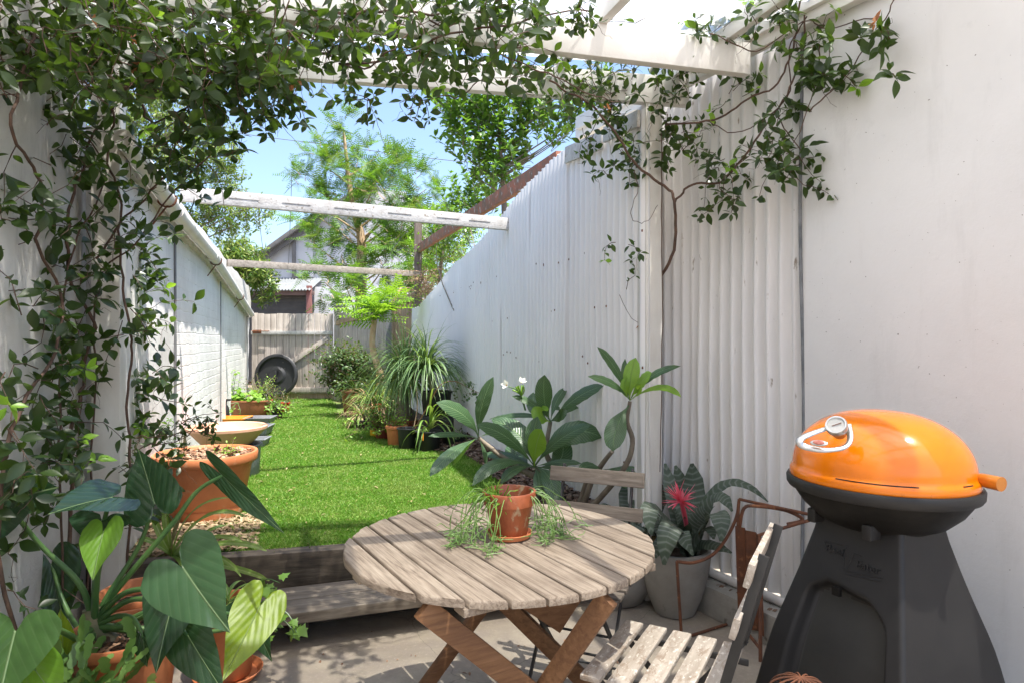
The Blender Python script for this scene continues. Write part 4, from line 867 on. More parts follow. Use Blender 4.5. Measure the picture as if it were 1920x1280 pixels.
leg('brace_board', tb_, (-.02, 2.16, .60), (.20, 2.22, .43), .02, .13)
leg('rail', tb_, (-.22, 1.72, .675), (-.3, 2.5, .675), .025, .05); leg('rail', tb_, (.25, 1.78, .675), (.17, 2.6, .675), .025, .05)

def make_chair(slatm, label, num=False):
    t_ = thing('folding_chair', label, 'chair', group='folding slatted chairs at the table')
    Wd = .40
    for i in range(5): part('seat_slat', t_, box(Wd, .058, .016, (0, .155 - i * .078, .452 + (i % 2) * .001), .004), slatm, local=True)
    bt_, tp_ = np.array([0, -.20, .50]), np.array([0, -.285, .84])
    for q, hh in ((.50, .055), (.90, .062)):
        c = bt_ + (tp_ - bt_) * q; d = nrm(tp_ - bt_); s = np.cross(d, (1, 0, 0)); part('back_slat', t_, box(Wd + .01, .016, hh, c - s * .016 * -1, .003, [(1, 0, 0), s, d]), slatm, local=True)
    for s in (-1, 1):
        x = s * (Wd / 2 - .05)
        part('leg', t_, beam((x, .19, .01), (x, -.20, .50), .008, .022, .002), M['black_steel'], local=True)        # front foot to back
        part('upright', t_, beam((x, -.19, .485), (x, -.29, .85), .008, .026, .002), M['black_steel'], local=True)
        part('leg', t_, beam((x * .9, -.24, .01), (x * .9, .17, .44), .008, .020, .002), M['black_steel'], local=True)
        part('seat_rail', t_, beam((x * .9, -.21, .438), (x * .9, .18, .438), .010, .018, .002), M['black_steel'], local=True)
    for y, z in ((.18, .03), (-.23, .03), (.03, .20), (-.04, .245)): part('cross_rod', t_, tube([(-Wd / 2 + .05, y, z), (Wd / 2 - .05, y, z)], .005, 8), M['black_steel'], local=True)
    return t_
def place(t_, c, fwd): t_.location = (c[0], c[1], 0); t_.rotation_euler = (0, 0, math.atan2(-fwd[0], fwd[1]))
c1 = make_chair(M['slat_grey'], 'folding chair with grey timber slats on the far side of the table, facing the eye')
c2 = copy_tree(c1); c2['label'] = 'folding chair in the foreground with pale flaking slats, seen side on beside the barbecue'
for ch in c2.children:
    if 'slat' in ch.name: ch.data = ch.data.copy(); ch.data.materials[0] = M['slat_peel']
place(c1, (.25, 2.47), (-.406, -.914)); place(c2, (.445, 1.86), (-.877, .482))

# the pot of string cactus on the table --------------------------------------------
pc = at(955, 2.165, TZ + .002)
tp = thing('terracotta_pot', 'aged clay pot of trailing string cactus standing in a saucer on the table', 'plant pot', pc)
part('saucer', tp, lathe([(.064, 0), (.07, .002), (.078, .018), (.074, .019), (.066, .006), (0, .005)], n=40), M['clay_saucer'], local=True)
part('pot', tp, lathe([(.058, .008), (.060, .012), (.079, .110), (.080, .112), (.087, .113), (.092, .152), (.090, .156), (.083, .156), (.081, .15), (.075, .12)], n=48), M['clay'], local=True)
soil = part('soil', tp, lathe([(.077, .120), (0, .125)], n=24), M['soil'], local=True)
S_all = []
def strings(o, d, L, n, K=14, grav=-.35, wander=.22):
    S = walk(o, d, L * np.ones(len(o)), K, wander, grav)
    S[:, :, 2] = np.maximum(S[:, :, 2], TZ + .006 + rng.uniform(0, .012, (len(o), 1))); return S
def clump(cang, n, sp=.5):
    a = rng.normal(cang, sp, n); d = np.stack([np.cos(a), np.sin(a), rng.uniform(-.4, .5, n)], 1); o = pc + np.stack([np.cos(a) * .075, np.sin(a) * .075, np.full(n, .152)], 1)
    return strings(o, d, rng.uniform(.22, .42, n), n)
for ca, n in ((R(205), 14), (R(228), 8), (R(348), 12), (R(325), 4)): S_all.append(clump(ca, n, .42))
S_main = np.concatenate(S_all); mb = tubes(S_main, .0017, .0013, 5)
og = np.repeat(S_main[:, 6:14:2].reshape(-1, 3), 2, 0); k = rng.uniform(size=len(og)) < .95; og = og[k]
d = rng.normal(0, 1, og.shape); d[:, 2] *= .5; S2 = strings(og, d, rng.uniform(.025, .075, len(og)), 0, 5, -.1, .35); mb2 = tubes(S2, .0014, .0011, 4)
part('strings', tp, cat(mb, mb2), M['string'])
a = rng.uniform(R(150), R(260), 60); d = np.stack([np.cos(a), np.sin(a), rng.uniform(.3, 1.6, 60)], 1); o = pc + np.stack([np.cos(a) * .05, np.sin(a) * .05, np.full(60, .13)], 1)
part('new_growth', tp, tubes(walk(o, d, .075 * np.ones(60), 5, .4, -.1), .0022, .0016, 5), M['herb'])

# grey cement pot and bromeliads ------------------------------------------------------
gp = thing('cement_pot', 'tall rounded grey cement pot with a banded bromeliad and a pink flower', 'plant pot', at(1265, 3.27, 0))
gprof = [(.085, 0), (.10, .006), (.135, .09), (.165, .20), (.178, .29), (.180, .325), (.178, .335), (.162, .335), (.158, .30), (.155, .27)]
part('pot', gp, lathe(gprof, n=56), M['concrete_pot'], local=True); part('soil', gp, lathe([(.157, .28), (0, .29)], n=24), M['soil'], local=True)
def brom(root, base, mid, tip, wd, Z0, Z1, Z2, mat='brom', nm='leaf', m=7, fold=.25, tw=0, curl=.25):
    P = bez(W(*base, Z0), 2 * W(*mid, Z1) - .5 * (W(*base, Z0) + W(*tip, Z2)), W(*tip, Z2), 18)
    ww = wd / F * Z1 * (1.3 if mat == 'brom' else 1); v, f, u = ribbon(P, [ww * .75, ww * .85, ww, ww * 1.05, ww, ww * .85, ww * .15], m, fold, up=np.array([0, -.6, 1.0]), curl=curl, twist=tw, wave=.04)
    return part(nm, root, (v, f, u), M[mat], angle=None)
B_ = (1292, 1040)
for base, mid, tip, wd, z0, z1, z2 in [(B_, (1270, 960), (1247, 868), 24, 3.25, 3.35, 3.45), (B_, (1285, 950), (1266, 872), 28, 3.27, 3.4, 3.45), (B_, (1300, 950), (1297, 868), 34, 3.28, 3.4, 3.42),
        (B_, (1350, 912), (1440, 940), 17, 3.27, 3.2, 3.1), (B_, (1335, 938), (1373, 958), 24, 3.25, 3.12, 3.05), (B_, (1340, 962), (1352, 1014), 30, 3.2, 3.0, 2.92), (B_, (1322, 990), (1338, 1010), 20, 3.22, 3.1, 3.0),
        (B_, (1228, 952), (1222, 1002), 28, 3.2, 3.05, 2.98), (B_, (1262, 985), (1245, 1058), 32, 3.18, 2.98, 2.94), (B_, (1275, 995), (1300, 1040), 26, 3.15, 3.0, 2.95), (B_, (1305, 985), (1322, 950), 26, 3.25, 3.2, 3.15), (B_, (1320, 1020), (1372, 1036), 20, 3.2, 3.15, 3.05), (B_, (1255, 1010), (1228, 1045), 24, 3.2, 3.1, 3.05)]:
    brom(gp, base, mid, tip, wd, z0, z1, z2)
fc_ = W(1277, 940, 3.1); part('flower_stem', gp, tube(smooth_path([W(1290, 1020, 3.24), W(1287, 985, 3.2), W(1282, 958, 3.14), fc_], 4), [.008, .012, .012, .01], 8), M['pink'])
n = 46; a = rng.uniform(0, 6.28, n); el = rng.uniform(-.5, 1.4, n); d = np.stack([np.cos(a) * np.cos(el), np.sin(a) * np.cos(el), np.sin(el)], 1)
part('flower', gp, blades(walk(fc_ + d * .008, d, .10 * rng.uniform(.7, 1.1, n), 6, .08, -.02), [x * .015 for x in (.8, 1, .8, .5, .05)], .4), M['pink'], angle=None)
gp2 = thing('cement_pot', 'low grey pot of banded bromeliads behind the far chair', 'plant pot', at(1163, 3.42, 0))
part('pot', gp2, lathe([(.10, 0), (.12, .01), (.17, .10), (.185, .19), (.183, .20), (.17, .20), (.165, .16)], n=48), M['concrete_pot'], local=True); part('soil', gp2, lathe([(.166, .17), (0, .18)], n=24), M['soil'], local=True)
B2 = (1190, 1040)
for mid, tip, wd, z1, z2 in [((1180, 960), (1170, 905), 26, 3.55, 3.6), ((1205, 940), (1200, 888), 30, 3.55, 3.65), ((1225, 950), (1238, 905), 28, 3.5, 3.6), ((1150, 965), (1125, 960), 26, 3.45, 3.4), ((1130, 985), (1098, 995), 26, 3.4, 3.3), ((1165, 1000), (1135, 1040), 28, 3.3, 3.2), ((1215, 985), (1235, 1000), 26, 3.4, 3.3), ((1195, 985), (1180, 1010), 30, 3.3, 3.25), ((1240, 935), (1262, 930), 18, 3.55, 3.5)]:
    brom(gp2, B2, mid, tip, wd, 3.42, z1, z2)
rosette(at(1285, 3.26, .35), 14, .24, .06, M['brom'], gp, 'leaf_cluster', (.75, 1.3), -.05); rosette(at(1180, 3.55, .30), 34, .32, .06, M['brom'], gp2, 'leaf_cluster', (.3, 1.2)); rosette(at(1215, 3.5, .32), 14, .26, .03, M['dry'], gp2, 'dry_leaves', (.1, 1.0))

# rusted steel sculpture --------------------------------------------------------------
rs = thing('rusted_stand', 'rusted steel rod and folded sheet stand between the cement pot and the barbecue', 'stand', at(1385, 3.0, 0))
def rod(pts, r_=.007, sm=0): part('rod', rs, tube(smooth_path(pts, sm) if sm else np.array(pts), r_, 8), M['rust'])
g0 = WZ(1278, 1196, .008); g1_ = WZ(1392, 1160, .008)
rod([g0, g1_]); rod([W(1269, 1052, 2.93), g0]); rod([W(1269, 1052, 2.93), W(1300, 1054, 2.95), W(1335, 1040, 3.0), W(1362, 1008, 3.04), W(1381, 968, 3.07), W(1386, 935, 3.08)], .0075, 5)
rod([W(1386, 935, 3.08), W(1539, 968, 2.75)]); rod([W(1539, 968, 2.75), W(1421, 1003, 2.85)]); rod([W(1386, 935, 3.08), W(1383, 988, 3.05)], .006)
rod([W(1386, 990, 3.02), W(1395, 952, 3.0), W(1420, 948, 2.98), W(1470, 955, 2.9), W(1500, 968, 2.85), W(1502, 976, 2.84), W(1476, 982, 2.84)], .008, 5)
rod([W(1424, 1003, 2.85), W(1426, 1240, 2.72)], .008); rod([W(1390, 1170, 2.98), W(1425, 1215, 2.78)], .007); 
fz = [(1379, 3.02), (1397, 3.0), (1398, 2.96), (1418, 2.93), (1420, 2.88), (1427, 2.87)]; V = []
for zt, tt in ((985, 0), (1170, 1)):
    for i, (px, Z) in enumerate(fz): top = W(px, 985 + i * 4, Z); bot = W(px + 6, 1168 + i * 5, Z); V.append(top * (1 - tt) + bot * tt)
V = np.array(V); nn_ = np.array([.35, -1, 0]) * .003; V2 = V - nn_; n6 = 6
f = [(i, i + 1, n6 + i + 1, n6 + i) for i in range(5)]; f += [tuple(x + 12 for x in q[::-1]) for q in f[:5]] + [(0, 6, 18, 12), (5, 17, 23, 11)] + [(i, 12 + i, 13 + i, i + 1) for i in range(5)] + [(6 + i, 7 + i, 19 + i, 18 + i) for i in range(5)]
part('folded_sheet', rs, (np.vstack([V, V2]), f), M['rust'], smooth=False)

# barbecue ------------------------------------------------------------------------------
m, t, b, o_ = NM('orange_enamel'); v = coords(t); c = ramp(t, noise(t, v, 9, 8, .7), [(.3, (.76, .175, .001)), (.6, (.84, .21, .002))]); c = mixc(t, ramp(t, noise(t, v, 60, 6, .8), [(.62, (0, 0, 0)), (.72, (.7, .7, .7))]), c, (.30, .08, .01))
t.links.new(c, b.inputs['Base Color']); b.inputs['Roughness'].default_value = .18; b.inputs['Coat Weight'].default_value = .35; b.inputs['Coat Roughness'].default_value = .04
bump(t, b, noise(t, v, 5, 3, .5), .002, .3); M['enamel'] = m
M['bbq_grey'] = surf('charcoal_moulded_plastic', (.015, .0145, .0145), (.021, .020, .020), 6, .5, bd=.0003, bscale=300, spots=((.07, .07, .07), 55, .72), spec=.4)
M['bbq_panel'] = surf('charcoal_plastic_lit', (.032, .032, .031), (.042, .042, .040), 6, .34, bd=.0003, bscale=300)  # the stand's plastic made paler and smoother, imitating light reflected in the recess
M['cast'] = surf('matt_cast_black', (.006, .0055, .005), (.012, .011, .010), 12, .5, bd=.0006, spots=((.05, .045, .04), 30, .72), spec=.2)
M['chrome'] = surf('pitted_chrome', (.62, .62, .60), (.50, .49, .47), 30, .28, bd=.0006, metal=.9)
M['brass'] = surf('dull_brass', (.45, .30, .12), (.35, .22, .09), 30, .35, bd=.0004, metal=.8)
M['dial'] = surf('dial_face', (.70, .69, .66), (.74, .73, .70), 5, .3, bd=0)
M['amber'] = surf('amber_wood_handle', (.55, .20, .02), (.42, .13, .012), 12, .3, (1, 1, 1), .0006, coat=.4)
bc = np.array([1.128, 1.965, 0])
bq = thing('barbecue', 'oval barbecue with a glossy orange lid on a flared charcoal stand', 'barbecue', bc, TH2)
sx, sy = .242, .258; z0 = .960
def L_(pr, a_=1.0): return lathe(pr, n=96, sx=sx * a_, sy=sy * a_)
dome = [(1.0, z0), (1.008, z0 + .004), (1.008, z0 + .020), (.998, z0 + .026), (.985, z0 + .030), (.975, z0 + .036)]
for tt in np.linspace(.04, math.pi / 2, 26): dome.append((.975 * math.cos(tt) ** .86, z0 + .034 + .176 * math.sin(tt) ** .98))
dome[-1] = (0.0, z0 + .034 + .176)
part('lid', bq, L_(dome), M['enamel'], local=True, angle=50)
part('rim', bq, L_([(.98, z0 - .036), (1.02, z0 - .033), (1.04, z0 - .025), (1.045, z0 - .006), (1.03, z0 + .001), (1.0, z0 + .001), (.97, z0 - .01)]), M['bbq_grey'], local=True)
part('bowl', bq, L_([(.30, z0 - .145), (.52, z0 - .14), (.70, z0 - .118), (.86, z0 - .08), (.95, z0 - .045), (.97, z0 - .02)]), M['cast'], local=True)
for a_, s in ((R(203), 1), (R(330), 1), (R(140), 1), (R(35), 1)):
    part('bracket', bq, box(.05, .03, .045, (.17 * math.cos(a_), .19 * math.sin(a_), z0 - .122), .008), M['bbq_grey'], local=True)
part('neck', bq, box(.19, .24, .05, (0, 0, z0 - .125), .012), M['cast'], local=True)
# stand: one flared shell, the front face with a recessed arch
pz_ = [0, .2, .47, .66, .84]; phx = [.33, .30, .232, .162, .105]; phy = [.27, .25, .212, .168, .132]
def ring_pts(hx, hy, rc_, ns_=60, nc=6):
    P = []
    for cx, cy, a0 in ((-1, -1, 180), (1, -1, 270), (1, 1, 0), (-1, 1, 90)):
        for i in range(nc + 1):
            a = R(a0 + 90 * i / nc); P.append((cx * (hx - rc_) + rc_ * math.cos(a), cy * (hy - rc_) + rc_ * math.sin(a), 0))
        nx, ny = {(-1, -1): (1, -1), (1, -1): (1, 1), (1, 1): (-1, 1), (-1, 1): (-1, -1)}[(cx, cy)]
        a = R(a0 + 90); p = np.array([cx * (hx - rc_) + rc_ * math.cos(a), cy * (hy - rc_) + rc_ * math.sin(a)]); q = np.array([nx * (hx - rc_) + rc_ * math.cos(a), ny * (hy - rc_) + rc_ * math.sin(a)])
        for i in range(1, ns_): r_ = p + (q - p) * i / ns_; P.append((r_[0], r_[1], 1 if (cx, cy) == (-1, 1) else 0))
    return P
V = []; KK = []; nv = 90
for j in range(nv):
    z = .84 * j / (nv - 1); sm = lambda ys: (np.interp(z, pz_, ys) * 2 + np.interp(z - .05, pz_, ys) + np.interp(z + .05, pz_, ys)) / 4
    hx, hy = sm(phx), sm(phy)
    for x, y, fr_ in ring_pts(hx, hy, .014):
        kk = 0
        if fr_:
            s = y / hy; top = .655 + .02 * s - .22 * max(0, abs(s + .02) - .35) ** 1.5; ed = .72 - abs(s + .03)
            k = min(max((top - z) / .035, 0), 1); e = min(max(ed / .12, 0), 1); kk = k * e; x += .050 * k * k * (3 - 2 * k) * e * e * (3 - 2 * e)
        V.append((x, y, z)); KK.append(kk)
nr_ = len(V) // nv
qf = quadgrid(nv, nr_, True); sto = part('stand', bq, (V, qf), M['bbq_grey'], local=True, angle=None); sto.data.materials.append(M['bbq_panel'])
sto.data.polygons.foreach_set('material_index', [1 if sum(KK[i] for i in q) / 4 > .97 else 0 for q in qf])
part('stand_top', bq, box(.205, .258, .012, (0, 0, .838), .004), M['bbq_grey'], local=True)
# embossed lettering on the front of the stand
tilt = math.atan2(phx[3] - phx[4], .18)
def letter(txt, size, y, z, sh=0):
    cu = bpy.data.curves.new('lettering', 'FONT'); cu.body = txt; cu.size = size; cu.extrude = .003; cu.shear = sh; cu.align_x = 'CENTER'
    o = bpy.data.objects.new('lettering', cu); C.objects.link(o); dg = bpy.context.evaluated_depsgraph_get(); me = bpy.data.meshes.new_from_object(o.evaluated_get(dg)); bpy.data.objects.remove(o)
    v = np.array([x.co[:] for x in me.vertices]); f = [list(p.vertices) for p in me.polygons]
    hx = np.interp(z, pz_, phx); X = np.array([0, -1, 0]); Y = nrm(np.array([math.sin(tilt), 0, math.cos(tilt)])); Z_ = np.cross(X, Y)
    P = np.array([-hx - .0012, y, z]) + v[:, :1] * X + v[:, 1:2] * Y + v[:, 2:] * Z_
    return part('lettering', bq, (P, f), M['bbq_grey'], local=True, smooth=False)
letter('Beef', .034, .053, .736); letter('Eater', .034, -.056, .718)
def bar(p0, p1, w_=.003):
    hx = lambda z: np.interp(z, pz_, phx); part('emblem_line', bq, tube([(-hx(p0[1]) - .001, p0[0], p0[1]), (-hx(p1[1]) - .001, p1[0], p1[1])], w_ / 2, 6), M['bbq_grey'], local=True)
for p0, p1 in (((.095, .762), (.015, .768)), ((.095, .762), (.085, .752)), ((.022, .748), (.016, .704)), ((.016, .704), (.006, .704)), ((.006, .704), (-.006, .752)), ((-.006, .752), (-.03, .752)), ((.012, .698), (-.10, .712)), ((.012, .691), (-.098, .703)), ((.024, .770), (.020, .757))): bar(p0, p1)
lt = part('latch', bq, box(.012, .026, .026, (-.175, .02, .640), .002), M['cast'], local=True); part('screw', lt, lathe([(.003, 0), (.002, .002), (0, .002)], n=8), M['chrome']); bpy.data.objects[lt.children[0].name].location = (-.181, .02, .64)
# handle, thermometer, badge
def bw(px, py, Z): return W(px, py, Z)
hp = [(1590, 795, 1.80), (1594, 822, 1.775), (1582, 838, 1.76), (1545, 843, 1.76), (1508, 836, 1.79), (1499, 826, 1.80), (1512, 816, 1.81), (1545, 804, 1.81), (1560, 800, 1.805)]
hd = part('lid_handle', bq, tube(smooth_path([bw(*p) for p in hp], 6), [.009, .008, .0075, .010, .011, .008, .008], 12), M['chrome'])
for v_ in hd.data.vertices:
    pass
nl_ = nrm(np.array([-.55, -.62, .62])); Ri = np.array(Matrix.Rotation(-TH2, 3, 'Z')); nl_ = Ri @ nl_; co = np.array([x.co[:] for x in hd.data.vertices]); K_ = 12; cc_ = co.reshape(-1, K_, 3); ce = cc_.mean(1, keepdims=True); dd = cc_ - ce; dd = dd - .62 * np.einsum('ijk,k->ij', dd, nl_)[..., None] * nl_; hd.data.vertices.foreach_set('co', (ce + dd).astype(np.float32).ravel())
nrm_l = nrm(np.array([-.55, -.62, .62])); tcn = bw(1568, 797, 1.79)
def disc(c, nrm_, prof, mat, nm, root):
    v, f = lathe(prof, n=40); q = np.array(Vector(nrm_).to_track_quat('Z', 'Y').to_matrix()); return part(nm, root, (v @ q.T + c, f), mat)
th_ = disc(tcn, nrm_l, [(.018, -.045), (.022, -.03), (.022, -.012)], M['brass'], 'thermometer', bq)
disc(tcn, nrm_l, [(.022, -.014), (.028, -.012), (.029, .003), (.027, .007), (.0235, .007), (.022, .003)], M['chrome'], 'bezel', th_); disc(tcn, nrm_l, [(.0225, .0035), (0, .0035)], M['dial'], 'dial_face', th_)
q = np.array(Vector(nrm_l).to_track_quat('Z', 'Y').to_matrix()); v, f = box(.026, .0022, .0008, (.002, 0, .0055), 0); rr = np.array(Matrix.Rotation(.5, 3, 'Z')); part('needle', th_, (v @ rr.T @ q.T + tcn, f), M['rust'])
v, f = lathe([(.0, -.002), (1, -.002), (1, .001), (.8, .0025), (0, .003)], n=30); v = v * (.015, .0065, 1); q2 = np.array([nrm(bw(1552, 832, 1.75) - bw(1518, 829, 1.78)), (0, 0, 0), (0, 0, 0)]); zz = nrm(nrm_l - q2[0] * np.dot(nrm_l, q2[0])); q2[2] = zz; q2[1] = np.cross(zz, q2[0])
bd_ = part('badge', hd, (v @ q2 + bw(1535, 829, 1.758), f), surf('worn_red_badge', (.38, .07, .04), (.5, .2, .15), 60, .5)); pl = part('badge_plate', hd, (v * (1.5, 1.35, 1) @ q2 + bw(1535, 829, 1.758) - zz * .0022, f), M['chrome'])
hh = part('side_handle', bq, tube([bw(1836, 897, 1.80), bw(1842, 899, 1.785), bw(1878, 907, 1.735)], [.015, .019, .020], 20), M['amber'])
part('bolt', hh, tube([bw(1825, 892, 1.83), bw(1842, 899, 1.785)], .011, 10), M['cast'])
def rim_slit(a0, a1):
    a = np.linspace(a0, a1, 30); k = .992; part('rim_slit', bq, tube(np.stack([sx * k * np.cos(a), sy * k * np.sin(a), np.full(30, z0 + .0285)], 1), .0018, 6), M['cast'], local=True)
rim_slit(R(185), R(232)); rim_slit(R(262), R(272))
# rusty wire basket at the bottom edge
wbk = thing('wire_basket', 'rusty wire basket on the floor at the foot of the barbecue stand', 'basket', WZ(1500, 1440, .0))
cb = bw(1502, 1300, 1.62)
for i in range(7):
    a = i * math.pi / 7; tt = np.linspace(-.1, math.pi + .1, 20); P = np.stack([cb[0] + .085 * np.cos(tt) * math.cos(a), cb[1] + .085 * np.cos(tt) * math.sin(a), cb[2] - .02 + .06 * np.sin(tt)], 1); part('wire', wbk, tube(P, .0025, 5), M['rust'])
part('basket_side', wbk, lathe([(.06, 0), (.08, .02), (.085, cb[2] - .02), (.08, cb[2] - .02), (.06, .03)], (cb[0], cb[1], 0), n=24), M['rust'])

# ================================================================ big leaved plants
def stalk(root, P, r0, r1_, mat='petiole', nm='petiole', n=10): return part(nm, root, tube(smooth_path(P, 6), [r0, r1_], n), M[mat])
ph = potted('terracotta_pot', 'orange terracotta pot holding the big glossy heart-leaved plant', 'plant pot', at(232, 2.36, 0), .19, .145, .32, M['terra'], soil=.035, chips=260, rim=.04)
potC = potted('terracotta_pot', 'small terracotta pot on a saucer with trailing ivy, right of the glossy leaves', 'plant pot', at(428, 2.63, .018), .12, .085, .30, M['terra'], rim=.035)
part('saucer', potC, lathe([(.10, -.016), (.115, -.01), (.135, .015), (.13, .017), (.11, -.004), (0, -.006)], n=48), M['clay_saucer'], local=True)
potB = potted('terracotta_pot', 'terracotta pot behind the glossy plant, against the sleeper', 'plant pot', at(262, 2.72, 0), .155, .11, .33, M['terra'], rim=.035, soil=.07, chips=60)
potD = potted('terracotta_pot', 'low terracotta pot of flat-stemmed cactus at the bottom left corner', 'plant pot', at(125, 2.02, 0), .15, .11, .22, M['terra'], rim=.03)
phb = thing('philodendron', 'large heart-leaved plant with thick green stalks and a ringed stem', 'plant', at(205, 2.36, .29))
crown = W(176, 1172, 2.33)
st = part('stem', phb, tube(smooth_path([W(270, 1212, 2.40), W(225, 1207, 2.36), W(190, 1190, 2.34), W(176, 1165, 2.33), W(172, 1140, 2.33)], 6), [.024, .030, .032, .03], 14), M['stem_ring'])
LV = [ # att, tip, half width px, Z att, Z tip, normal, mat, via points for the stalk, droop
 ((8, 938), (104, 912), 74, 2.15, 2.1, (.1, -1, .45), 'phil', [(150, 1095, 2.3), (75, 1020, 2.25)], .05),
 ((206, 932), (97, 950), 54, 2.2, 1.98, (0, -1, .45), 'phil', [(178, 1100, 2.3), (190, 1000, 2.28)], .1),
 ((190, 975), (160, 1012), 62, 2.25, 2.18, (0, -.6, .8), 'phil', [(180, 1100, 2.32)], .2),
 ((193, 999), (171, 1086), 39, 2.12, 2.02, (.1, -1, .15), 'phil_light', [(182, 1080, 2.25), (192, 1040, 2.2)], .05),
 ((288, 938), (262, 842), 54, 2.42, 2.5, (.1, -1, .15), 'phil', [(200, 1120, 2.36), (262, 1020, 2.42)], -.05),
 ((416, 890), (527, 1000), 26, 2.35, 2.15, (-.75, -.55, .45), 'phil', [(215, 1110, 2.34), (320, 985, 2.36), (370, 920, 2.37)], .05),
 ((345, 1066), (421, 1183), 80, 1.95, 1.84, (.1, -1, .3), 'phil_lit', [(190, 1150, 2.32), (235, 1110, 2.25), (300, 1098, 2.15)], .12),
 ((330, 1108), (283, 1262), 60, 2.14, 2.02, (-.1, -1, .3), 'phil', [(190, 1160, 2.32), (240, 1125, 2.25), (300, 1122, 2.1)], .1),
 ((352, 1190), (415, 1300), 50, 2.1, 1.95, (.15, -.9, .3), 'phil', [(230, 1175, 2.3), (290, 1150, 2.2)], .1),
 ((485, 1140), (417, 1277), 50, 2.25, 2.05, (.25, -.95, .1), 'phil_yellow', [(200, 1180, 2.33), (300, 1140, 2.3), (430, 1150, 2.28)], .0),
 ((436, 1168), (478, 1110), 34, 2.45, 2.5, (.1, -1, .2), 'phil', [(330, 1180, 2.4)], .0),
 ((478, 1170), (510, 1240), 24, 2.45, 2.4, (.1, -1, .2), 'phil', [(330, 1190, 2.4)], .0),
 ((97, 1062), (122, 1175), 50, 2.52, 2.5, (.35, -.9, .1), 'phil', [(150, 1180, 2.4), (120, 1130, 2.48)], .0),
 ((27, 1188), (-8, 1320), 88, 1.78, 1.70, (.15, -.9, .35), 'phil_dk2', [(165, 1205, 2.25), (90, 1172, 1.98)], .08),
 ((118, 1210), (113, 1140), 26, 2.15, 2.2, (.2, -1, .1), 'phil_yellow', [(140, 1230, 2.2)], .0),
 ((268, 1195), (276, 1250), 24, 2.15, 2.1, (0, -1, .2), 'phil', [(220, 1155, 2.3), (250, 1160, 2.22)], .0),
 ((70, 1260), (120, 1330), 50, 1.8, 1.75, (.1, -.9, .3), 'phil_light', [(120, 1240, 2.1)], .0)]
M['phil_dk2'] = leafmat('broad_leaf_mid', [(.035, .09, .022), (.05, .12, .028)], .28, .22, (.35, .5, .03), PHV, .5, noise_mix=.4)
for att, tipp, hw, za, zt, nv_, mt, via, dr in LV:
    M.setdefault('phil_lit', leafmat('broad_leaf_lit', [(.035, .095, .04), (.045, .11, .045)], .2, .25, (.3, .5, .03), PHV, .7, noise_mix=.2)); A_, T_ = W(*att, za), W(*tipp, zt); v, f, u = heart(A_, T_, hw / F * (za + zt) / 2, nv_, droop=dr, lobe=.36)  # brighter copy of the leaf green paints the lit face of one leaf
    part('leaf', phb, (v, f, u), M[mt], angle=None)
    stalk(phb, [crown] + [W(*q) for q in via] + [A_ + nrm(np.asarray(nv_, float)) * -.004], .0125, .0065)
# flat cactus
cc = at(125, 2.02, .2); n = 64; a = rng.uniform(0, 6.28, n); el = rng.uniform(.35, 1.4, n)
d = np.stack([np.cos(a) * np.cos(el), np.sin(a) * np.cos(el), np.sin(el)], 1); o = cc + rng.normal(0, .06, (n, 3)) * (1, 1, .1)
S = walk(o, d, .26 * rng.uniform(.6, 1.25, n), 4, .22, -.02); SEG = leaf_tpl(6, [.3, .8, .65, 1, .75, 1.0, .35], .12, .05, .42, 0)
seg = []
for i in range(4):
    x = S[:, i + 1] - S[:, i]; z = rng.normal(0, .5, (n, 3)) + (0, -1, .5); seg.append(scatter(SEG, S[:, i], x, z, np.linalg.norm(x, axis=1) * 1.08))
part('flat_stems', potD, cat(*seg), M['cact'], angle=None)
n = 26; S = walk(at(205, 2.0, .14) + rng.normal(0, .05, (n, 3)) * (1.6, 1, .3), rng.normal(0, .6, (n, 3)) + (.5, -.3, .9), .2 * np.ones(n), 3, .25, -.1)
seg = [scatter(SEG, S[:, i], S[:, i + 1] - S[:, i], rng.normal(0, .5, (n, 3)) + (0, -1, .5), np.linalg.norm(S[:, i + 1] - S[:, i], axis=1) * 1.1) for i in range(3)]
part('new_stems', potD, cat(*seg), leafmat('reddish_cactus_tip', [(.18, .30, .07), (.30, .36, .08), (.42, .12, .07), (.22, .34, .10)], .4, .2), angle=None)
# ivy
iv = []
IVT = (np.array([(0, 0, 0), (.15, .30, .02), (.10, .52, -.02), (.42, .30, .02), (.55, .42, 0), (.62, .22, .01), (1, 0, -.06), (.62, -.22, .01), (.55, -.42, 0), (.42, -.30, .02), (.10, -.52, -.02), (.15, -.30, .02), (.4, 0, .05)]), np.array([(12, i, (i + 1) % 12) for i in range(12)])[:, ::-1], np.zeros((13, 2)))
S = []
for pts in ([(455, 1140), (480, 1115), (495, 1105), (520, 1100)], [(460, 1150), (500, 1130), (540, 1150), (556, 1185)], [(460, 1160), (495, 1165), (515, 1175), (520, 1182)], [(450, 1140), (470, 1105), (500, 1085), (525, 1092)], [(462, 1158), (510, 1150), (545, 1175), (552, 1195)]):
    P = smooth_path([W(x, y, 2.62 - .03 * i) for i, (x, y) in enumerate(pts)], 3); S.append(P)
S = np.array(S); part('ivy_stems', potC, tubes(S, .003, .002), M['petiole']); a = rng.normal(0, .4, (len(S) * 8, 3))
pp2 = S[:, 1:9].reshape(-1, 3) + rng.normal(0, .014, (len(S) * 8, 3)); part('ivy_leaves', potC, scatter(IVT, pp2, a + (.3, -.2, -.3), a * .8 + (0, -.7, .8), rng.uniform(.035, .065, len(pp2))), M['ivy'], angle=None)
rosette(at(428, 2.63, .3), 12, .2, .02, M['strap'], potC, 'leaves')
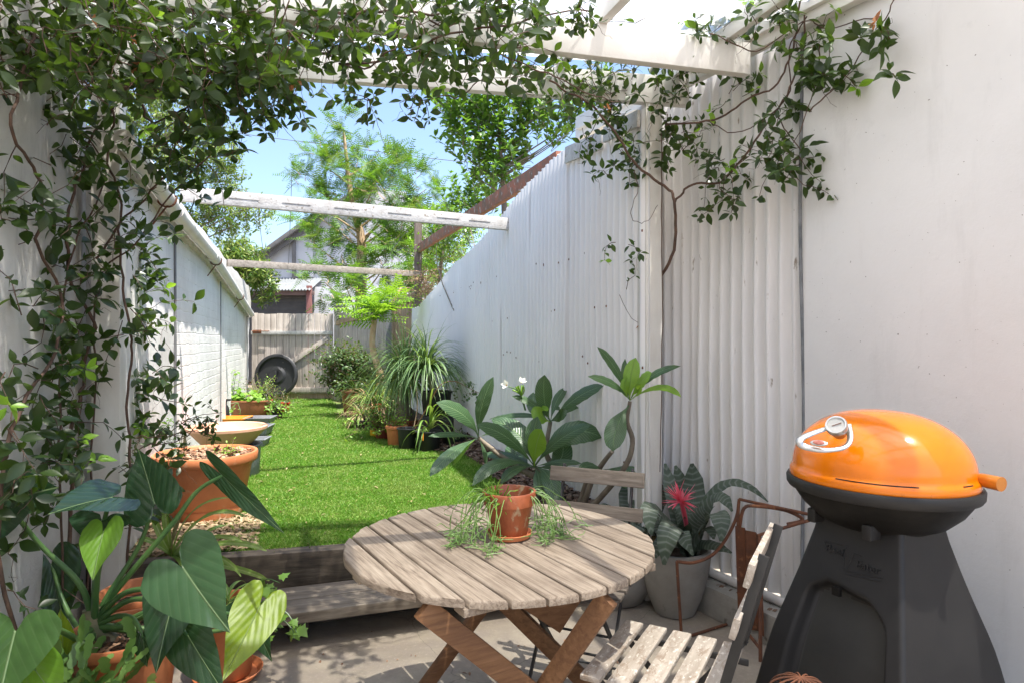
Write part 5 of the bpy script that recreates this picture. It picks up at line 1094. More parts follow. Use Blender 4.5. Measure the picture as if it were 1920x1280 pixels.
# strap leaved plant on the litter
sp_ = thing('strap_plant', 'strap-leaved plant with yellow-green arching leaves beside the post', 'plant', WZ(322, 1040, LZ))
for tx, ty, mx_, my_, wd, z2, mt in [(432, 932, 360, 960, 9, 3.0, 'strap'), (462, 968, 385, 968, 12, 2.95, 'strap'), (500, 1032, 420, 1018, 14, 2.8, 'strap'), (505, 1088, 430, 1062, 13, 2.75, 'strap'), (352, 936, 330, 990, 14, 3.1, 'dry'), (455, 1015, 395, 1008, 12, 2.85, 'strap'), (285, 960, 300, 1000, 12, 3.15, 'strap'), (395, 1000, 365, 1005, 10, 3.0, 'strap'), (452, 1080, 400, 1040, 10, 2.8, 'strap'), (380, 1060, 355, 1035, 12, 2.9, 'strap'), (310, 935, 312, 985, 13, 3.2, 'strap'), (345, 1075, 340, 1050, 12, 2.85, 'strap'), (260, 1010, 285, 1015, 11, 3.1, 'strap'), (440, 990, 400, 990, 8, 3.3, 'strap')]:
    brom(sp_, (322, 1040), (mx_, my_), (tx, ty), wd, 3.15, 3.1, z2, mt, 'leaf', 5, .45)

# frangipani -------------------------------------------------------------------
def frang(root, base, tip, wd, Zb, Zt, bow=(0, -12), mat='frang', nv_=(0, -.75, .6), curl=.25, fold=.18, tw=0):
    b_, t_ = W(*base, Zb), W(*tip, Zt); mid = W((base[0] + tip[0]) / 2 + bow[0] * 2, (base[1] + tip[1]) / 2 + bow[1] * 2, (Zb + Zt) / 2 - .03)
    P = bez(b_, mid, t_, 20); ww = wd / F * (Zb + Zt) / 2
    v, f, u = ribbon(P, [ww * .07, ww * .08, ww * .3, ww * .62, ww * .88, ww, ww, ww * .9, ww * .66, ww * .03], 7, fold, up=np.asarray(nv_, float), curl=curl, twist=tw, wave=.03)
    part('leaf', root, (v, f, u), M[mat], angle=None)
fg = thing('frangipani', 'spreading frangipani with long leathery leaves and two pale flowers behind the table', 'shrub', at(1030, 4.0, LZ + .05))
ZD = 3.32
ft = thing('frangipani', 'tall thin frangipani with bright leaves in front of the right post', 'shrub', at(1160, 3.85, LZ + .05))
for P, r_ in (([WZ(1032, 975, .35), W(1024, 905, 3.95), W(1002, 876, 3.9)], (.026, .017)), ([W(1024, 905, 3.95), W(960, 868, 4.0), W(915, 835, 4.05), W(897, 820, 4.05)], (.020, .013)), ([WZ(1040, 975, .35), W(1035, 880, 4.0), W(1024, 845, 4.05), W(1032, 790, 4.1)], (.022, .013))):
    part('branch', fg, tube(smooth_path(P, 5), r_, 10), M['bark_grey'])
for P, r_ in (([at(1090, 3.8, .33), W(1165, 885, 3.42), W(1186, 830, 3.36), W(1176, 790, 3.34), W(1181, 752, ZD)], (.017, .010)), ([at(1088, 3.82, .33), W(1108, 905, 3.68), W(1130, 868, 3.58), W(1148, 845, 3.48)], (.018, .012)), ([at(1080, 3.85, .33), W(1100, 900, 3.75)], (.018, .014))):
    part('branch', ft, tube(smooth_path(P, 5), r_, 10), M['bark_grey'])
A0 = (1002, 874); 
for tip, wd, bow, zt, mt in [((886, 910), 26, (-8, -24), 3.55, 'frang'), ((940, 905), 20, (-6, -10), 3.7, 'frang'), ((1040, 948), 34, (10, -14), 3.6, 'frang'), ((893, 797), 33, (4, -16), 3.65, 'frang'), ((922, 786), 46, (14, -12), 4.1, 'frang'), ((1008, 780), 32, (-6, 0), 3.9, 'frang'), ((1016, 804), 38, (-4, -2), 3.7, 'frang_light'), ((1108, 796), 30, (-8, -10), 3.6, 'frang'), ((1052, 812), 38, (22, 20), 4.0, 'frang'), ((1090, 868), 14, (0, -5), 3.8, 'frang'), ((965, 820), 42, (-12, 14), 4.2, 'frang'), ((1128, 820), 50, (0, -34), 3.9, 'frang'), ((1010, 930), 22, (4, -6), 3.7, 'frang'), ((905, 850), 20, (0, -6), 4.2, 'frang')]:
    frang(fg, A0, tip, wd, 3.9, zt, bow, mt)
for tip, wd, bow, zt, mt in [((1021, 702), 33, (-6, 2), 4.0, 'frang'), ((1132, 722), 28, (-2, -10), 3.85, 'frang'), ((960, 742), 16, (4, -9), 4.0, 'frang'), ((1063, 725), 18, (-4, -6), 4.4, 'frang'), ((1014, 762), 38, (-8, 2), 3.95, 'frang_light'), ((1052, 765), 30, (6, 0), 3.95, 'frang'), ((917, 785), 12, (10, -10), 4.3, 'frang'), ((1000, 735), 30, (-10, 4), 4.3, 'frang'), ((1101, 752), 16, (0, -6), 4.3, 'frang')]:
    frang(fg, (1032, 790), tip, wd, 4.08, zt, bow, mt)
for tip, wd, bow, zt, mt in [((818, 754), 36, (14, -8), 3.8, 'frang'), ((925, 706), 27, (-8, 0), 4.0, 'frang'), ((803, 817), 13, (0, -5), 3.8, 'frang'), ((806, 892), 26, (-4, -8), 3.6, 'frang'), ((852, 870), 13, (-4, -6), 3.9, 'frang_light'), ((911, 872), 8, (4, 0), 4.0, 'frang'), ((960, 815), 12, (0, -8), 4.1, 'frang')]:
    frang(fg, (897, 820), tip, wd, 4.05, zt, bow, mt)
D0 = (1181, 750)
for tip, wd, bow, zt, mt in [((1120, 650), 19, (4, -8), 3.6, 'frang'), ((1102, 705), 20, (8, -8), 3.5, 'frang'), ((1192, 670), 30, (-4, 0), 3.65, 'frang_light'), ((1276, 686), 18, (-6, -14), 3.4, 'frang'), ((1277, 744), 17, (6, -22), 3.4, 'frang_light'), ((1222, 698), 30, (-4, -4), 3.45, 'frang_light'), ((1172, 672), 15, (-4, 4), 3.75, 'frang'), ((1175, 705), 18, (-6, 2), 3.6, 'frang_light'), ((1200, 720), 16, (2, 4), 3.5, 'frang_light')]:
    frang(ft, D0, tip, wd, ZD, zt - .33, bow, mt)
frang(ft, (1181, 757), (1149, 845), 40, ZD, 3.15, (-8, -2), 'frang', (-.2, -1, .1))
for tip, wd, bow, zt in [((1230, 905), 26, (0, -10), 3.7), ((1175, 915), 22, (0, -8), 3.6), ((1085, 880), 20, (0, -8), 3.7)]: frang(ft, (1130, 880), tip, wd, 3.6, zt - .25, bow)
P = smooth_path([W(985, 768, 4.05), W(977, 742, 4.0), W(968, 730, 3.97), W(953, 724, 3.95)], 4); part('flower_stalk', fg, tube(P, [.006, .003], 8), M['petiole'])
PET = leaf_tpl(5, [.3, .8, 1, 1, .7, .1], .25, -.25, .55, 0)
for c_, nn2 in ((W(950, 721, 3.93), (-.5, -.8, .3)), (W(978, 716, 3.97), (.3, -.6, .8))):
    n_ = nrm(np.array(nn2)); u_ = nrm(np.cross(n_, UP)); w2 = np.cross(n_, u_); a = np.arange(5) * 1.2566; x = np.cos(a)[:, None] * u_ + np.sin(a)[:, None] * w2 + n_ * .5
    fl_ = part('flower', fg, scatter(PET, np.tile(c_, (5, 1)), x, np.tile(n_, (5, 1)) - x * .3, np.full(5, .036)), M['petal'], angle=None); part('flower_centre', fl_, lathe([(.006, -.003), (.004, .003), (0, .004)], c_, n=8), M['yellow_plastic'])
S = walk([W(978, 742, 4)] * 12, rng.normal(0, .4, (12, 3)) + (0, 0, 1), .07 * np.ones(12), 3, .15, 0); part('buds', fg, tubes(S, .0025, .005), M['herb'])

# ================================================================ climbing vines
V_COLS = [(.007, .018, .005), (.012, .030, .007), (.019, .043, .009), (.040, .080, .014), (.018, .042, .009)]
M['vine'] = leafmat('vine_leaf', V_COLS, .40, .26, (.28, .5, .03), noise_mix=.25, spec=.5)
M['vine_new'] = leafmat('vine_new_leaf', [(.18, .36, .03), (.26, .46, .05)], .35, .4, (.45, .7, .04), noise_mix=.1)
M['vine_dead'] = leafmat('vine_dead_leaf', [(.35, .12, .04), (.48, .22, .09), (.25, .10, .05)], .6, .3, (.6, .25, .08), noise_mix=.2)
M['vine_stem'] = surf('vine_stem', (.06, .035, .025), (.13, .075, .05), 30, .8, bd=.001)
class Vine:
    def __init__(s, name, label): s.t = thing(name, label, 'vine'); s.st = []; s.lf = []; s.nw = []; s.dd = []
    def main(s, pts, r0, r1_, wob=.02):
        P = smooth_path([W(*p) for p in pts], 6); n = len(P); P = P + np.stack([np.convolve(rng.normal(0, wob, n + 4), np.ones(5) / 5, 'valid')[:n] for _ in range(3)], 1)
        r0, r1_ = r0 * .78, r1_ * .8; v, f = tube(P, [r0, r1_], 7, False); s.st.append((v, np.array(f), np.zeros((len(v), 2)))); return P
    def side(s, o, d, L, seg=6, wander=.3, grav=-.12, size=.055, whorl=3, new=.05, dead=.01, start=1, bias=None, r_=.0022, pair=True, jit=.25, keep=1.0):
        o = np.asarray(o, float).reshape(-1, 3); S = walk(o, np.broadcast_to(d, o.shape).copy() if np.ndim(d) == 1 else d, L, seg, wander, grav, bias)
        s.st.append(tubes(S, r_, r_ * .5, 4)); u = rng.uniform(size=len(S)); a = S[u > new + dead]; b_ = S[u < new]; c = S[(u >= new) & (u < new + dead)]
        kw = dict(spread=.75, up=.1, start=start, whorl=whorl, pair=pair, jit=jit, zup=.8)
        if len(a):
            s.lf.append(leaves_on(a, LEAF, size, szj=.45, **kw)); q = a[rng.uniform(size=len(a)) < .5, -1]
            if len(q): s.st.append(tubes(walk(q, rng.normal(0, 1, q.shape), rng.uniform(.06, .2, len(q)), 6, .45, -.1), .0013, .0006, 3))
        if len(b_): s.lf.append(leaves_on(b_[:, :-1], LEAF, size, **{**kw, 'whorl': 0})); s.nw.append(leaves_on(b_[:, -2:], LEAF, size * .9, **{**kw, 'whorl': 4}))
        if len(c): s.dd.append(leaves_on(c[:, -2:], LEAF, size * .7, **kw))
        return S
    def end(s):
        part('stems', s.t, cat(*s.st), M['vine_stem'], angle=None); part('leaves', s.t, cat(*s.lf), M['vine'], angle=None)
        if s.nw: part('new_leaves', s.t, cat(*s.nw), M['vine_new'], angle=None)
        if s.dd: part('dead_leaves', s.t, cat(*s.dd), M['vine_dead'], angle=None)
def along(P, n, sc_=.03, t0=0, t1=1):
    i = (rng.uniform(t0, t1, n) * (len(P) - 1)).astype(int); return P[i] + rng.normal(0, sc_ * .3, (n, 3))
def zwall(px, off=.1): return 1142 / (550 - px) - off
# left wall vine
vl = Vine('wall_vine', 'climbing vine with twisting brown stems covering the left wall and post')
mains = [([(25, 1290), (12, 1080), (8, 905), (12, 840), (45, 740), (95, 660), (118, 560), (75, 440), (70, 330), (20, 235), (45, 150), (60, 60)], .009, .006),
         ([(120, 1130), (130, 870), (140, 780), (165, 700), (172, 620), (140, 520), (128, 420), (150, 330), (185, 250), (215, 190), (150, 120), (60, 60)], .0105, .006),
         ([(236, 1075), (240, 880), (238, 780), (243, 690), (238, 600), (225, 480), (222, 380), (205, 300), (218, 220), (165, 165), (80, 90)], .0075, .006),
         ([(112, 1130), (110, 900), (115, 700), (125, 560), (140, 450), (200, 330), (165, 250)], .006, .004), ([(172, 1110), (176, 840), (178, 640), (185, 520), (255, 460), (330, 360), (420, 250)], .006, .004),
         ([(165, 165), (250, 160), (330, 150), (420, 130), (520, 100), (640, 90)], .010, .006)]
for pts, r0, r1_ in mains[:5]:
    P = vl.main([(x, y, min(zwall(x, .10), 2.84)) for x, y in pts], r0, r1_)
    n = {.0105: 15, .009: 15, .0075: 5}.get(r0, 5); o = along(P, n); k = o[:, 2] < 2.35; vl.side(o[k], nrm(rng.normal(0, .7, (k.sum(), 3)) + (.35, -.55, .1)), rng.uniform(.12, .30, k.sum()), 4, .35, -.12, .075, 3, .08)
# dense skirts on the wall
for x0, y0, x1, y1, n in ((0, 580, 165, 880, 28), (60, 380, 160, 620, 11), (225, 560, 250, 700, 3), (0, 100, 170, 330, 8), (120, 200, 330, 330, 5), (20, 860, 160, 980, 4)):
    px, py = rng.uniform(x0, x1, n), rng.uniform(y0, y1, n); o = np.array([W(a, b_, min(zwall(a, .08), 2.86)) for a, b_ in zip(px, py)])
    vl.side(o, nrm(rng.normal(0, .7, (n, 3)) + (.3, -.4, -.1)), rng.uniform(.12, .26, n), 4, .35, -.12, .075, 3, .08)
# shoots reaching out into the sun past the post
for x0, y0, x1, y1, n, Z in ((225, 430, 270, 520, 8, 3.5), (225, 540, 280, 620, 9, 3.5), (225, 690, 300, 800, 10, 3.5), (225, 800, 310, 860, 8, 3.5), (200, 880, 240, 1000, 3, 2.9), (270, 690, 320, 740, 2, 3.2)):
    px, py = rng.uniform(x0, x1, n), rng.uniform(y0, y1, n); o = np.array([W(a, b_, Z + rng.normal(0, .05)) for a, b_ in zip(px, py)])
    vl.side(o, nrm(rng.normal(0, .5, (n, 3)) + (.7, -.1, .15)), rng.uniform(.14, .28, n), 5, .3, -.1, .08, 2, .12)
for pts in ([(245, 820), (300, 815), (360, 790), (425, 772)], [(245, 840), (320, 830), (365, 800), (340, 765)], [(300, 818), (370, 812), (410, 830)]): P = vl.main([(x, y, 3.3) for x, y in pts], .004, .0015); vl.side(along(P, 9), nrm(rng.normal(0, .7, (9, 3))), .1 * np.ones(9), 3, .3, -.05, .04, 0, .1)
P = vl.main([(180, 480, 2.8), (240, 405, 2.8), (300, 330, 2.75), (330, 290, 2.7), (345, 215, 2.6)], .006, .004); vl.side(along(P, 16), nrm(rng.normal(0, .7, (16, 3))), .18 * np.ones(16), 4, .3, -.1, .055, 3)
vl.end()
# vine over the pergola
vt = Vine('pergola_vine', 'dense leafy vine sprawling over the pergola beams along the top')
for pts, r0 in ((mains[5][0], .012), ([(60, 60), (180, 120), (240, 165), (330, 150), (370, 130), (460, 110)], .011), ([(640, 120), (760, 105), (830, 60), (980, 40), (1100, 30)], .007), ([(250, 60), (420, 30), (600, 20), (760, 30), (900, 10)], .009), ([(250, 190), (300, 230), (420, 140), (520, 60), (600, 20)], .006), ([(330, 270), (390, 200), (470, 160), (545, 110)], .005), ([(560, 60), (640, 118), (700, 110), (800, 40)], .006), ([(800, 40), (900, 90), (1000, 130), (1090, 170), (1150, 190)], .005), ([(820, 195), (870, 170), (930, 160), (900, 120)], .004)):
    P = vt.main([(x, y, 2.65 + .2 * math.sin(i * 2)) for i, (x, y) in enumerate(pts)], r0, r0 * .6, .03)
def mat_region(v_, x0, y0, x1, y1, Za, Zb, n, size=.070, d=(0, -.1, -.35), L=(.12, .3), new=.03, dead=.015, whorl=3, **kw):
    n = max(3, int(n * .66)); px, py, Z = rng.uniform(x0, x1, n), rng.uniform(y0, y1, n), rng.uniform(Za, Zb, n); o = np.array([W(a, b_, c) for a, b_, c in zip(px, py, Z)])
    k = o[:, 2] < 2.80; o = o[k]; v_.side(o, nrm(rng.normal(0, .75, o.shape) + d), rng.uniform(*L, len(o)), 4, .35, -.15, size, whorl, new, dead, **kw)
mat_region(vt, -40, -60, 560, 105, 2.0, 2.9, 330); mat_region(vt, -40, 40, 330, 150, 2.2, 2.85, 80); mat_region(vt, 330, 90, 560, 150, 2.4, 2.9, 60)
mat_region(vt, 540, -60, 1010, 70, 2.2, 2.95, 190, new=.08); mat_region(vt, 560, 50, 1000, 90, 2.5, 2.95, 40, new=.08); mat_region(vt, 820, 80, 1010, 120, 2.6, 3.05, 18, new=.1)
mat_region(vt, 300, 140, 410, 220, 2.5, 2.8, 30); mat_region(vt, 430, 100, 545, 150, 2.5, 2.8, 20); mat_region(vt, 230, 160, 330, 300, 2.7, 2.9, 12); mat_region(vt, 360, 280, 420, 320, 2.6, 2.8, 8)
for pts in ([(700, 110), (725, 160), (705, 178), (697, 195)], [(740, 110), (770, 170), (800, 185)], [(500, 130), (520, 175), (505, 195)], [(1085, -5), (1085, 10), (1088, 22)]):
    P = vt.main([(x, y, 2.6) for x, y in pts], .002, .0012); vt.side(P[-5:], nrm(rng.normal(0, .5, (5, 3)) + (0, 0, -.6)), .09 * np.ones(5), 3, .2, -.2, .05, 3, 0)
mat_region(vt, 1060, -15, 1100, 15, 2.5, 2.7, 5, new=.3, L=(.05, .12))
vt.end()
# right vine
vr = Vine('corner_vine', 'wiry vine with sparse dark leaves climbing the right post and corrugated wall')
def zr(px): return min(3533 / max(px - 322, 1) - .16, 3.42)
for pts, r0, r1_ in (([(1230, 900, 3.62), (1226, 700, 3.60), (1232, 545, 3.55), (1262, 470, 3.4), (1265, 380, 3.3), (1240, 345, 3.3), (1185, 300, 3.25), (1150, 240, 3.2), (1100, 190, 3.1), (1030, 150, 3.0)], .013, .006), ([(1265, 380, 3.35), (1300, 345, 3.3), (1350, 340, 3.25), (1400, 290, 3.1), (1450, 215, 3.0), (1490, 140, 2.9), (1510, 30, 2.8)], .008, .005),
        ([(1245, 226, 3.35), (1340, 226, 3.2), (1395, 190, 3.1), (1450, 160, 3.0), (1480, 100, 2.9), (1500, 0, 2.8)], .007, .005), ([(1520, 215, 2.85), (1580, 150, 2.75), (1640, 60, 2.6), (1692, -5, 2.5)], .004, .003), ([(1330, 60, 3.0), (1420, 90, 2.95), (1500, 45, 2.8), (1560, 50, 2.75), (1650, 25, 2.6)], .004, .003),
        ([(1450, 215, 3.0), (1475, 250, 2.95), (1500, 300, 2.9), (1430, 335, 3.0)], .004, .002), ([(1400, 300, 3.1), (1350, 350, 3.15), (1370, 380, 3.1)], .003, .002), ([(1240, 250, 3.35), (1242, 400, 3.36), (1240, 640, 3.36), (1238, 880, 3.36)], .004, .003), ([(1190, 320, 3.3), (1195, 360, 3.32), (1180, 400, 3.3), (1205, 420, 3.3), (1232, 380, 3.3)], .0025, .0015),
        ([(1510, 30, 2.8), (1480, 90, 2.9), (1470, 190, 3.0), (1380, 250, 3.1), (1320, 225, 3.2)], .004, .003), ([(1540, 90, 2.8), (1530, 160, 2.84), (1500, 250, 2.9), (1440, 320, 3.0)], .004, .002)):
    P = vr.main(pts, r0, r1_, .015)
def zone(x0, y0, x1, y1, n, size=.05, new=.08, L=(.10, .22), d=(-.1, -.4, -.1), front=0, whorl=3):
    n = max(2, int(n * .62)); size *= 1.35; px, py = rng.uniform(x0, x1, n), rng.uniform(y0, y1, n); o = np.array([W(a, b_, zr(a) - front * rng.uniform(0, 1)) for a, b_ in zip(px, py)])
    vr.side(o, nrm(rng.normal(0, .7, (n, 3)) + d), rng.uniform(*L, n), 4, .35, -.12, size, whorl, new, .02)
zone(1020, 95, 1240, 190, 60, .045, .2, front=.3); zone(1080, 170, 1200, 260, 30, .042, front=.1); zone(1120, 260, 1215, 330, 14, .042); zone(1240, 90, 1330, 160, 22, .042, .25, front=.2)
zone(1290, 0, 1480, 60, 44, .045, .15, front=.3); zone(1200, -20, 1260, 40, 8, .045, .3, front=.5); zone(1330, 60, 1400, 100, 10, .045, front=.3); zone(1480, 60, 1560, 160, 18, .05); zone(1430, 200, 1500, 300, 20, .05); zone(1360, 170, 1400, 200, 7, .045); zone(1320, 270, 1380, 330, 14, .05); zone(1240, 230, 1300, 300, 14, .048); zone(1420, 300, 1500, 345, 9, .055); zone(1340, 360, 1390, 385, 5, .055); zone(1560, 40, 1670, 160, 12, .05, L=(.05, .12)); zone(1520, 120, 1560, 220, 8, .05, L=(.05, .12)); zone(1290, 50, 1350, 100, 12, .045, .2, front=.3); zone(1245, 180, 1290, 240, 10, .04); zone(1150, 450, 1185, 470, 2, .035); zone(1150, 540, 1185, 560, 2, .035)
vr.end()

# ================================================================ trees beyond the walls
M['left_leaf'] = leafmat('left_tree_leaf', [(.06, .12, .02), (.10, .18, .03), (.17, .26, .045), (.24, .30, .07)], .5, .4, noise_mix=.3)
M['mango'] = leafmat('mango_leaf', [(.04, .10, .02), (.08, .18, .025), (.20, .30, .05), (.34, .34, .10)], .4, .35, noise_mix=.2)
M['mag'] = leafmat('tall_shrub_leaf', [(.045, .11, .025), (.08, .18, .03), (.15, .29, .04), (.10, .21, .035)], .33, .35, (.3, .55, .03), noise_mix=.2)
def tree(name, label, base, trunkP, r_, barkm, clusters, nsh, L, leaf, tpl, mat, wander=.25, grav=0, whorl=0, size_j=.3, seg=6, up=(0, 0, .4), sub='foliage', pair=True, zup=1.0, twr=.008):
    """clusters: (px, py, Z, radius m); every cluster is fed by a limb from the trunk"""
    t_ = thing(name, label, 'tree', base); P = smooth_path(trunkP, 5); part('trunk', t_, tube(P, r_, 10), barkm)
    S_l = []; 
    for cx, cy, cz, cr in clusters:
        c = W(cx, cy, cz); j = np.argmin(np.linalg.norm(P - (c - (0, 0, np.linalg.norm(c - P, axis=1).min() * .6)), axis=1)); s = P[j]
        mid = (s + c) / 2 + rng.normal(0, .08, 3) * np.linalg.norm(c - s); S_l.append(bez(s, mid, c, 9))
    part('limbs', t_, tubes(np.array(S_l), r_[-1] * .8, r_[-1] * .25, 6), barkm)
    allS = []
    for cx, cy, cz, cr in clusters:
        c = W(cx, cy, cz); n = max(3, int(nsh * cr ** 1.5)); d = nrm(rng.normal(0, 1, (n, 3))); o = c + d * (rng.uniform(0, 1, n) ** .5 * cr * .55)[:, None]; allS.append(walk(o, d + np.asarray(up), rng.uniform(.5, 1.1, n) * L * max(.6, cr), seg, wander, grav))
    S = np.concatenate(allS); tw_ = part('twigs', t_, tubes(S, twr, twr * .3, 3), barkm); tw_['kind'] = 'stuff'; return t_, S, t_
# jacaranda in the middle
ZJ = 13.5
jc = [(645, 245, ZJ, .55), (640, 290, ZJ, .6), (600, 310, ZJ - .3, .6), (575, 350, ZJ - .5, .55), (660, 330, ZJ, .6), (710, 290, ZJ + .3, .6), (735, 315, ZJ, .6), (700, 350, ZJ - .5, .7), (760, 345, ZJ, .7), (800, 355, ZJ + .3, .5), (650, 370, ZJ, .6), (740, 380, ZJ - .8, .8), (790, 385, ZJ, .6), (600, 410, ZJ - .8, .6), (650, 430, ZJ - .5, .7), (700, 430, ZJ, .8), (750, 440, ZJ - .6, .8), (810, 430, ZJ + .3, .7), (590, 460, ZJ - 1, .5), (640, 480, ZJ - 1, .6), (720, 500, ZJ - .6, .8), (770, 490, ZJ, .7), (610, 530, ZJ - 1.5, .55), (650, 540, ZJ - 1.5, .5), (700, 550, ZJ - 1, .7), (760, 545, ZJ, .6), (840, 460, ZJ - .5, .7), (825, 500, ZJ - 1, .6), (590, 385, ZJ - .8, .4), (800, 530, ZJ - 1.5, .6), (625, 395, ZJ, .5)]
tj2, S, _ = tree('jacaranda', 'tall bright ferny jacaranda rising in the middle beyond the gate', at(677, ZJ, .02), [at(680, ZJ, .02), W(676, 600, ZJ), W(678, 500, ZJ), W(676, 440, ZJ), W(660, 380, ZJ), W(650, 300, ZJ), W(645, 255, ZJ)], [.16, .12, .1, .07, .04, .03], M['bark_tan'], jc, 15, .45, 0, None, None, .2, .02, twr=.010)
pos = S[:, 2:].reshape(-1, 3); T = nrm(np.gradient(S, axis=1))[:, 2:].reshape(-1, 3); pos = np.repeat(pos, 2, 0); T = np.repeat(T, 2, 0); x = T + rng.normal(0, .8, pos.shape) + (0, 0, .05); z = rng.normal(0, .3, pos.shape) + (0, 0, 1)
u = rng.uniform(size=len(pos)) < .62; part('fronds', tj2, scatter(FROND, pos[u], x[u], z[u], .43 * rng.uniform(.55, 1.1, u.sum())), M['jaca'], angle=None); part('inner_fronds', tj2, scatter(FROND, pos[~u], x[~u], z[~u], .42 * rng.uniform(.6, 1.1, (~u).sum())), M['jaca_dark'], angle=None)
# left tree behind the wall
ZL = 10.5
lc = [(290, 230, ZL, .9), (340, 270, ZL, .8), (390, 300, ZL, .7), (420, 290, ZL, .5), (300, 330, ZL, .8), (370, 360, ZL, .7), (430, 390, ZL, .6), (470, 390, ZL, .5), (400, 420, ZL, .5), (240, 260, ZL, .9), (420, 340, ZL + .5, .5), (450, 420, ZL, .35), (350, 400, ZL, .6), (180, 200, ZL, 1), (260, 180, ZL, .9), (330, 210, ZL + .5, .6), (410, 255, ZL, .35)]
tl, S, _ = tree('tree', 'fine-leaved drooping tree behind the left wall, under the vine', at(250, ZL, .02), [at(240, ZL, .02), at(245, ZL, 2.0), W(250, 380, ZL), W(280, 290, ZL), W(330, 240, ZL)], [.16, .13, .1, .06, .03], M['bark_grey'], lc, 120, .45, 0, None, None, .25, -.12, twr=.006)
part('foliage', tl, leaves_on(S, leaf_tpl(2, [.1, 1, .1], .2, .2, .42), .072, whorl=2), M['left_leaf'], angle=None)
mc = [(440, 500, 12.6, .45), (470, 490, 12.6, .4), (490, 515, 12.4, .3), (455, 540, 12.6, .35), (490, 545, 12.5, .25), (425, 480, 12.8, .4), (450, 470, 12.8, .3), (500, 535, 12.5, .2), (410, 520, 12.6, .4)]
tm, S, _ = tree('tree', 'low bushy tree with yellow-tipped leaves behind the far end of the brick wall', at(440, 12.7, .02), [at(440, 12.7, .02), at(440, 12.7, 1.4), W(445, 540, 12.7), W(455, 500, 12.7)], [.09, .07, .05, .03], M['bark_grey'], mc, 230, .4, 0, None, None, .3, -.1, twr=.005)
part('foliage', tm, leaves_on(S, LEAF_N, .14, whorl=4, start=3), M['mango'], angle=None)
# upright shrub behind the fence on the right
ZR = 6.6
rc = [(850, 215, ZR, .35), (880, 205, ZR, .35), (920, 200, ZR, .4), (960, 200, ZR, .35), (1000, 205, ZR, .35), (1030, 210, ZR, .3), (860, 250, ZR, .4), (900, 245, ZR, .4), (950, 240, ZR, .4), (990, 250, ZR, .4), (870, 290, ZR, .4), (910, 290, ZR, .4), (960, 285, ZR, .4), (1010, 285, ZR, .3), (890, 330, ZR, .4), (930, 335, ZR, .45), (900, 370, ZR, .4), (950, 350, ZR, .3), (880, 395, ZR, .35), (915, 400, ZR, .4), (1080, 240, ZR, .25), (1090, 215, ZR, .3), (1120, 200, ZR, .3), (870, 440, ZR, .4), (830, 430, ZR + 1, .35), (830, 480, ZR + 1, .35), (850, 400, ZR + .6, .3), (1060, 255, ZR, .2), (1140, 225, ZR, .2)]
rc = [(x, y, z + (2.2 if (x < 935 and y > 350) else 0), r_ * (1.2 if (x < 935 and y > 350) else 1)) for x, y, z, r_ in rc]
tr_, S, _ = tree('shrub_tree', 'tall upright glossy-leaved shrub behind the corrugated fence', at(960, ZR + .2, .02), [at(960, ZR + .2, .02), at(958, ZR + .1, 1.8), W(950, 440, ZR), W(945, 380, ZR), W(940, 300, ZR), W(935, 230, ZR)], [.08, .06, .045, .03, .02, .012], M['bark_grey'], rc, 58, .55, 0, None, None, .15, .12, up=(0, 0, 1.2), twr=.004)
part('foliage', tr_, leaves_on(S, LEAF_S, .092, whorl=3, spread=.65), M['mag'], angle=None)
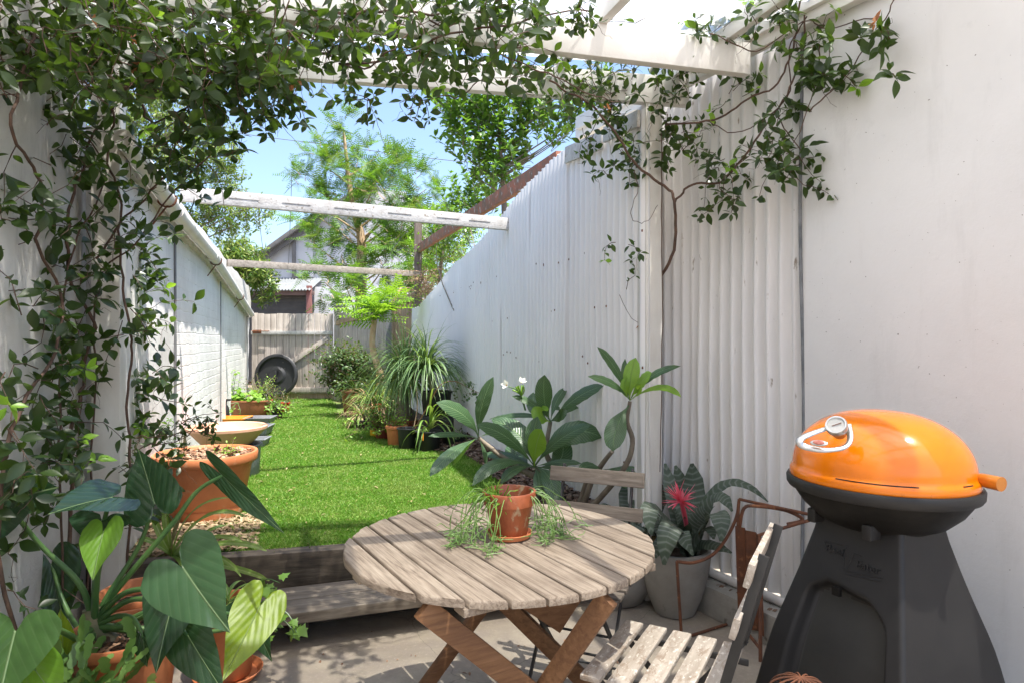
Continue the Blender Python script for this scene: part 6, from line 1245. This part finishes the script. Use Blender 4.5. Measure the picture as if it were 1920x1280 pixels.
# undergrowth and dry creeper behind the far end of the fence
ug = thing('bush', 'bright straggly bush and creeper behind the low end of the corrugated fence', 'bush', at(815, 9.2, .3)); n = 150
px, py = rng.uniform(790, 880, n), rng.uniform(400, 560, n); o = np.array([W(a, b_, rng.uniform(9.6, 10.5)) for a, b_ in zip(px, py)]); k = o[:, 2] > np.array([CH + .9 - (a - 790) * .0 + 0 for a in px]) - .9; S = walk(o[k], rng.normal(0, .7, (k.sum(), 3)) + (0, 0, .3), rng.uniform(.25, .5, k.sum()), 6, .3, -.03)
part('twigs', ug, tubes(S, .004, .002, 3), M['twig']); part('foliage', ug, leaves_on(S, LEAF_S, .06, whorl=2), M['herb'], angle=None)
part('trunk', ug, tube([at(815, 10, .3), W(820, 560, 10), W(830, 470, 10), W(835, 420, 10)], [.04, .02], 6), M['bark_grey'])
cr_ = thing('creeper', 'dry tangled creeper hanging over the end of the corrugated fence', 'vine', W(795, 540, 9.3)); n = 60
S = walk(np.array([W(rng.uniform(785, 815), rng.uniform(505, 560), rng.uniform(9.0, 9.4)) for _ in range(n)]), rng.normal(0, 1, (n, 3)), .35 * np.ones(n), 8, .35, -.15); part('stems', cr_, tubes(S, .004, .002, 4), M['twig']); part('foliage', cr_, leaves_on(S[:30], LEAF_S, .04), M['dry'], angle=None)

# fallen leaves and specks lying about
def fallen(name, P, mat, lab, size=(.02, .05)):
    n = len(P); x = rng.normal(0, 1, (n, 3)); x[:, 2] *= .12; z = rng.normal(0, .25, (n, 3)); z[:, 2] = 1
    tag(part(name, None, scatter(leaf_tpl(3, [.1, .9, .8, .05], .35, .25, .45), P, x, z, rng.uniform(*size, n)), mat, angle=None), lab, 'fallen leaves', kind='stuff')
n = 70; P = rng.uniform(.0, 1, n)[:, None] * r1 * 1.6 - r1 * .6 + rng.uniform(3.6, 10, n)[:, None] * g1 + UP * (LZ + .03); fallen('fallen_leaves', P, M['dry'], 'dry leaves scattered over the lawn')
n = 90; P = np.stack([rng.uniform(-1.3, 1.1, n), rng.uniform(2.0, 3.1, n), np.full(n, .004)], 1); fallen('fallen_leaves', P, M['bark'], 'small dead leaves and bits scattered over the concrete', (.008, .03))
n = 60; P = np.array([N2(2.44 + rng.uniform(0, .12), rng.uniform(bc0, bc1), .155) for _ in range(n)]); fallen('fallen_leaves', P, M['bark_dark'], 'dead leaves caught on the kerb beside the thin pipe', (.015, .045))
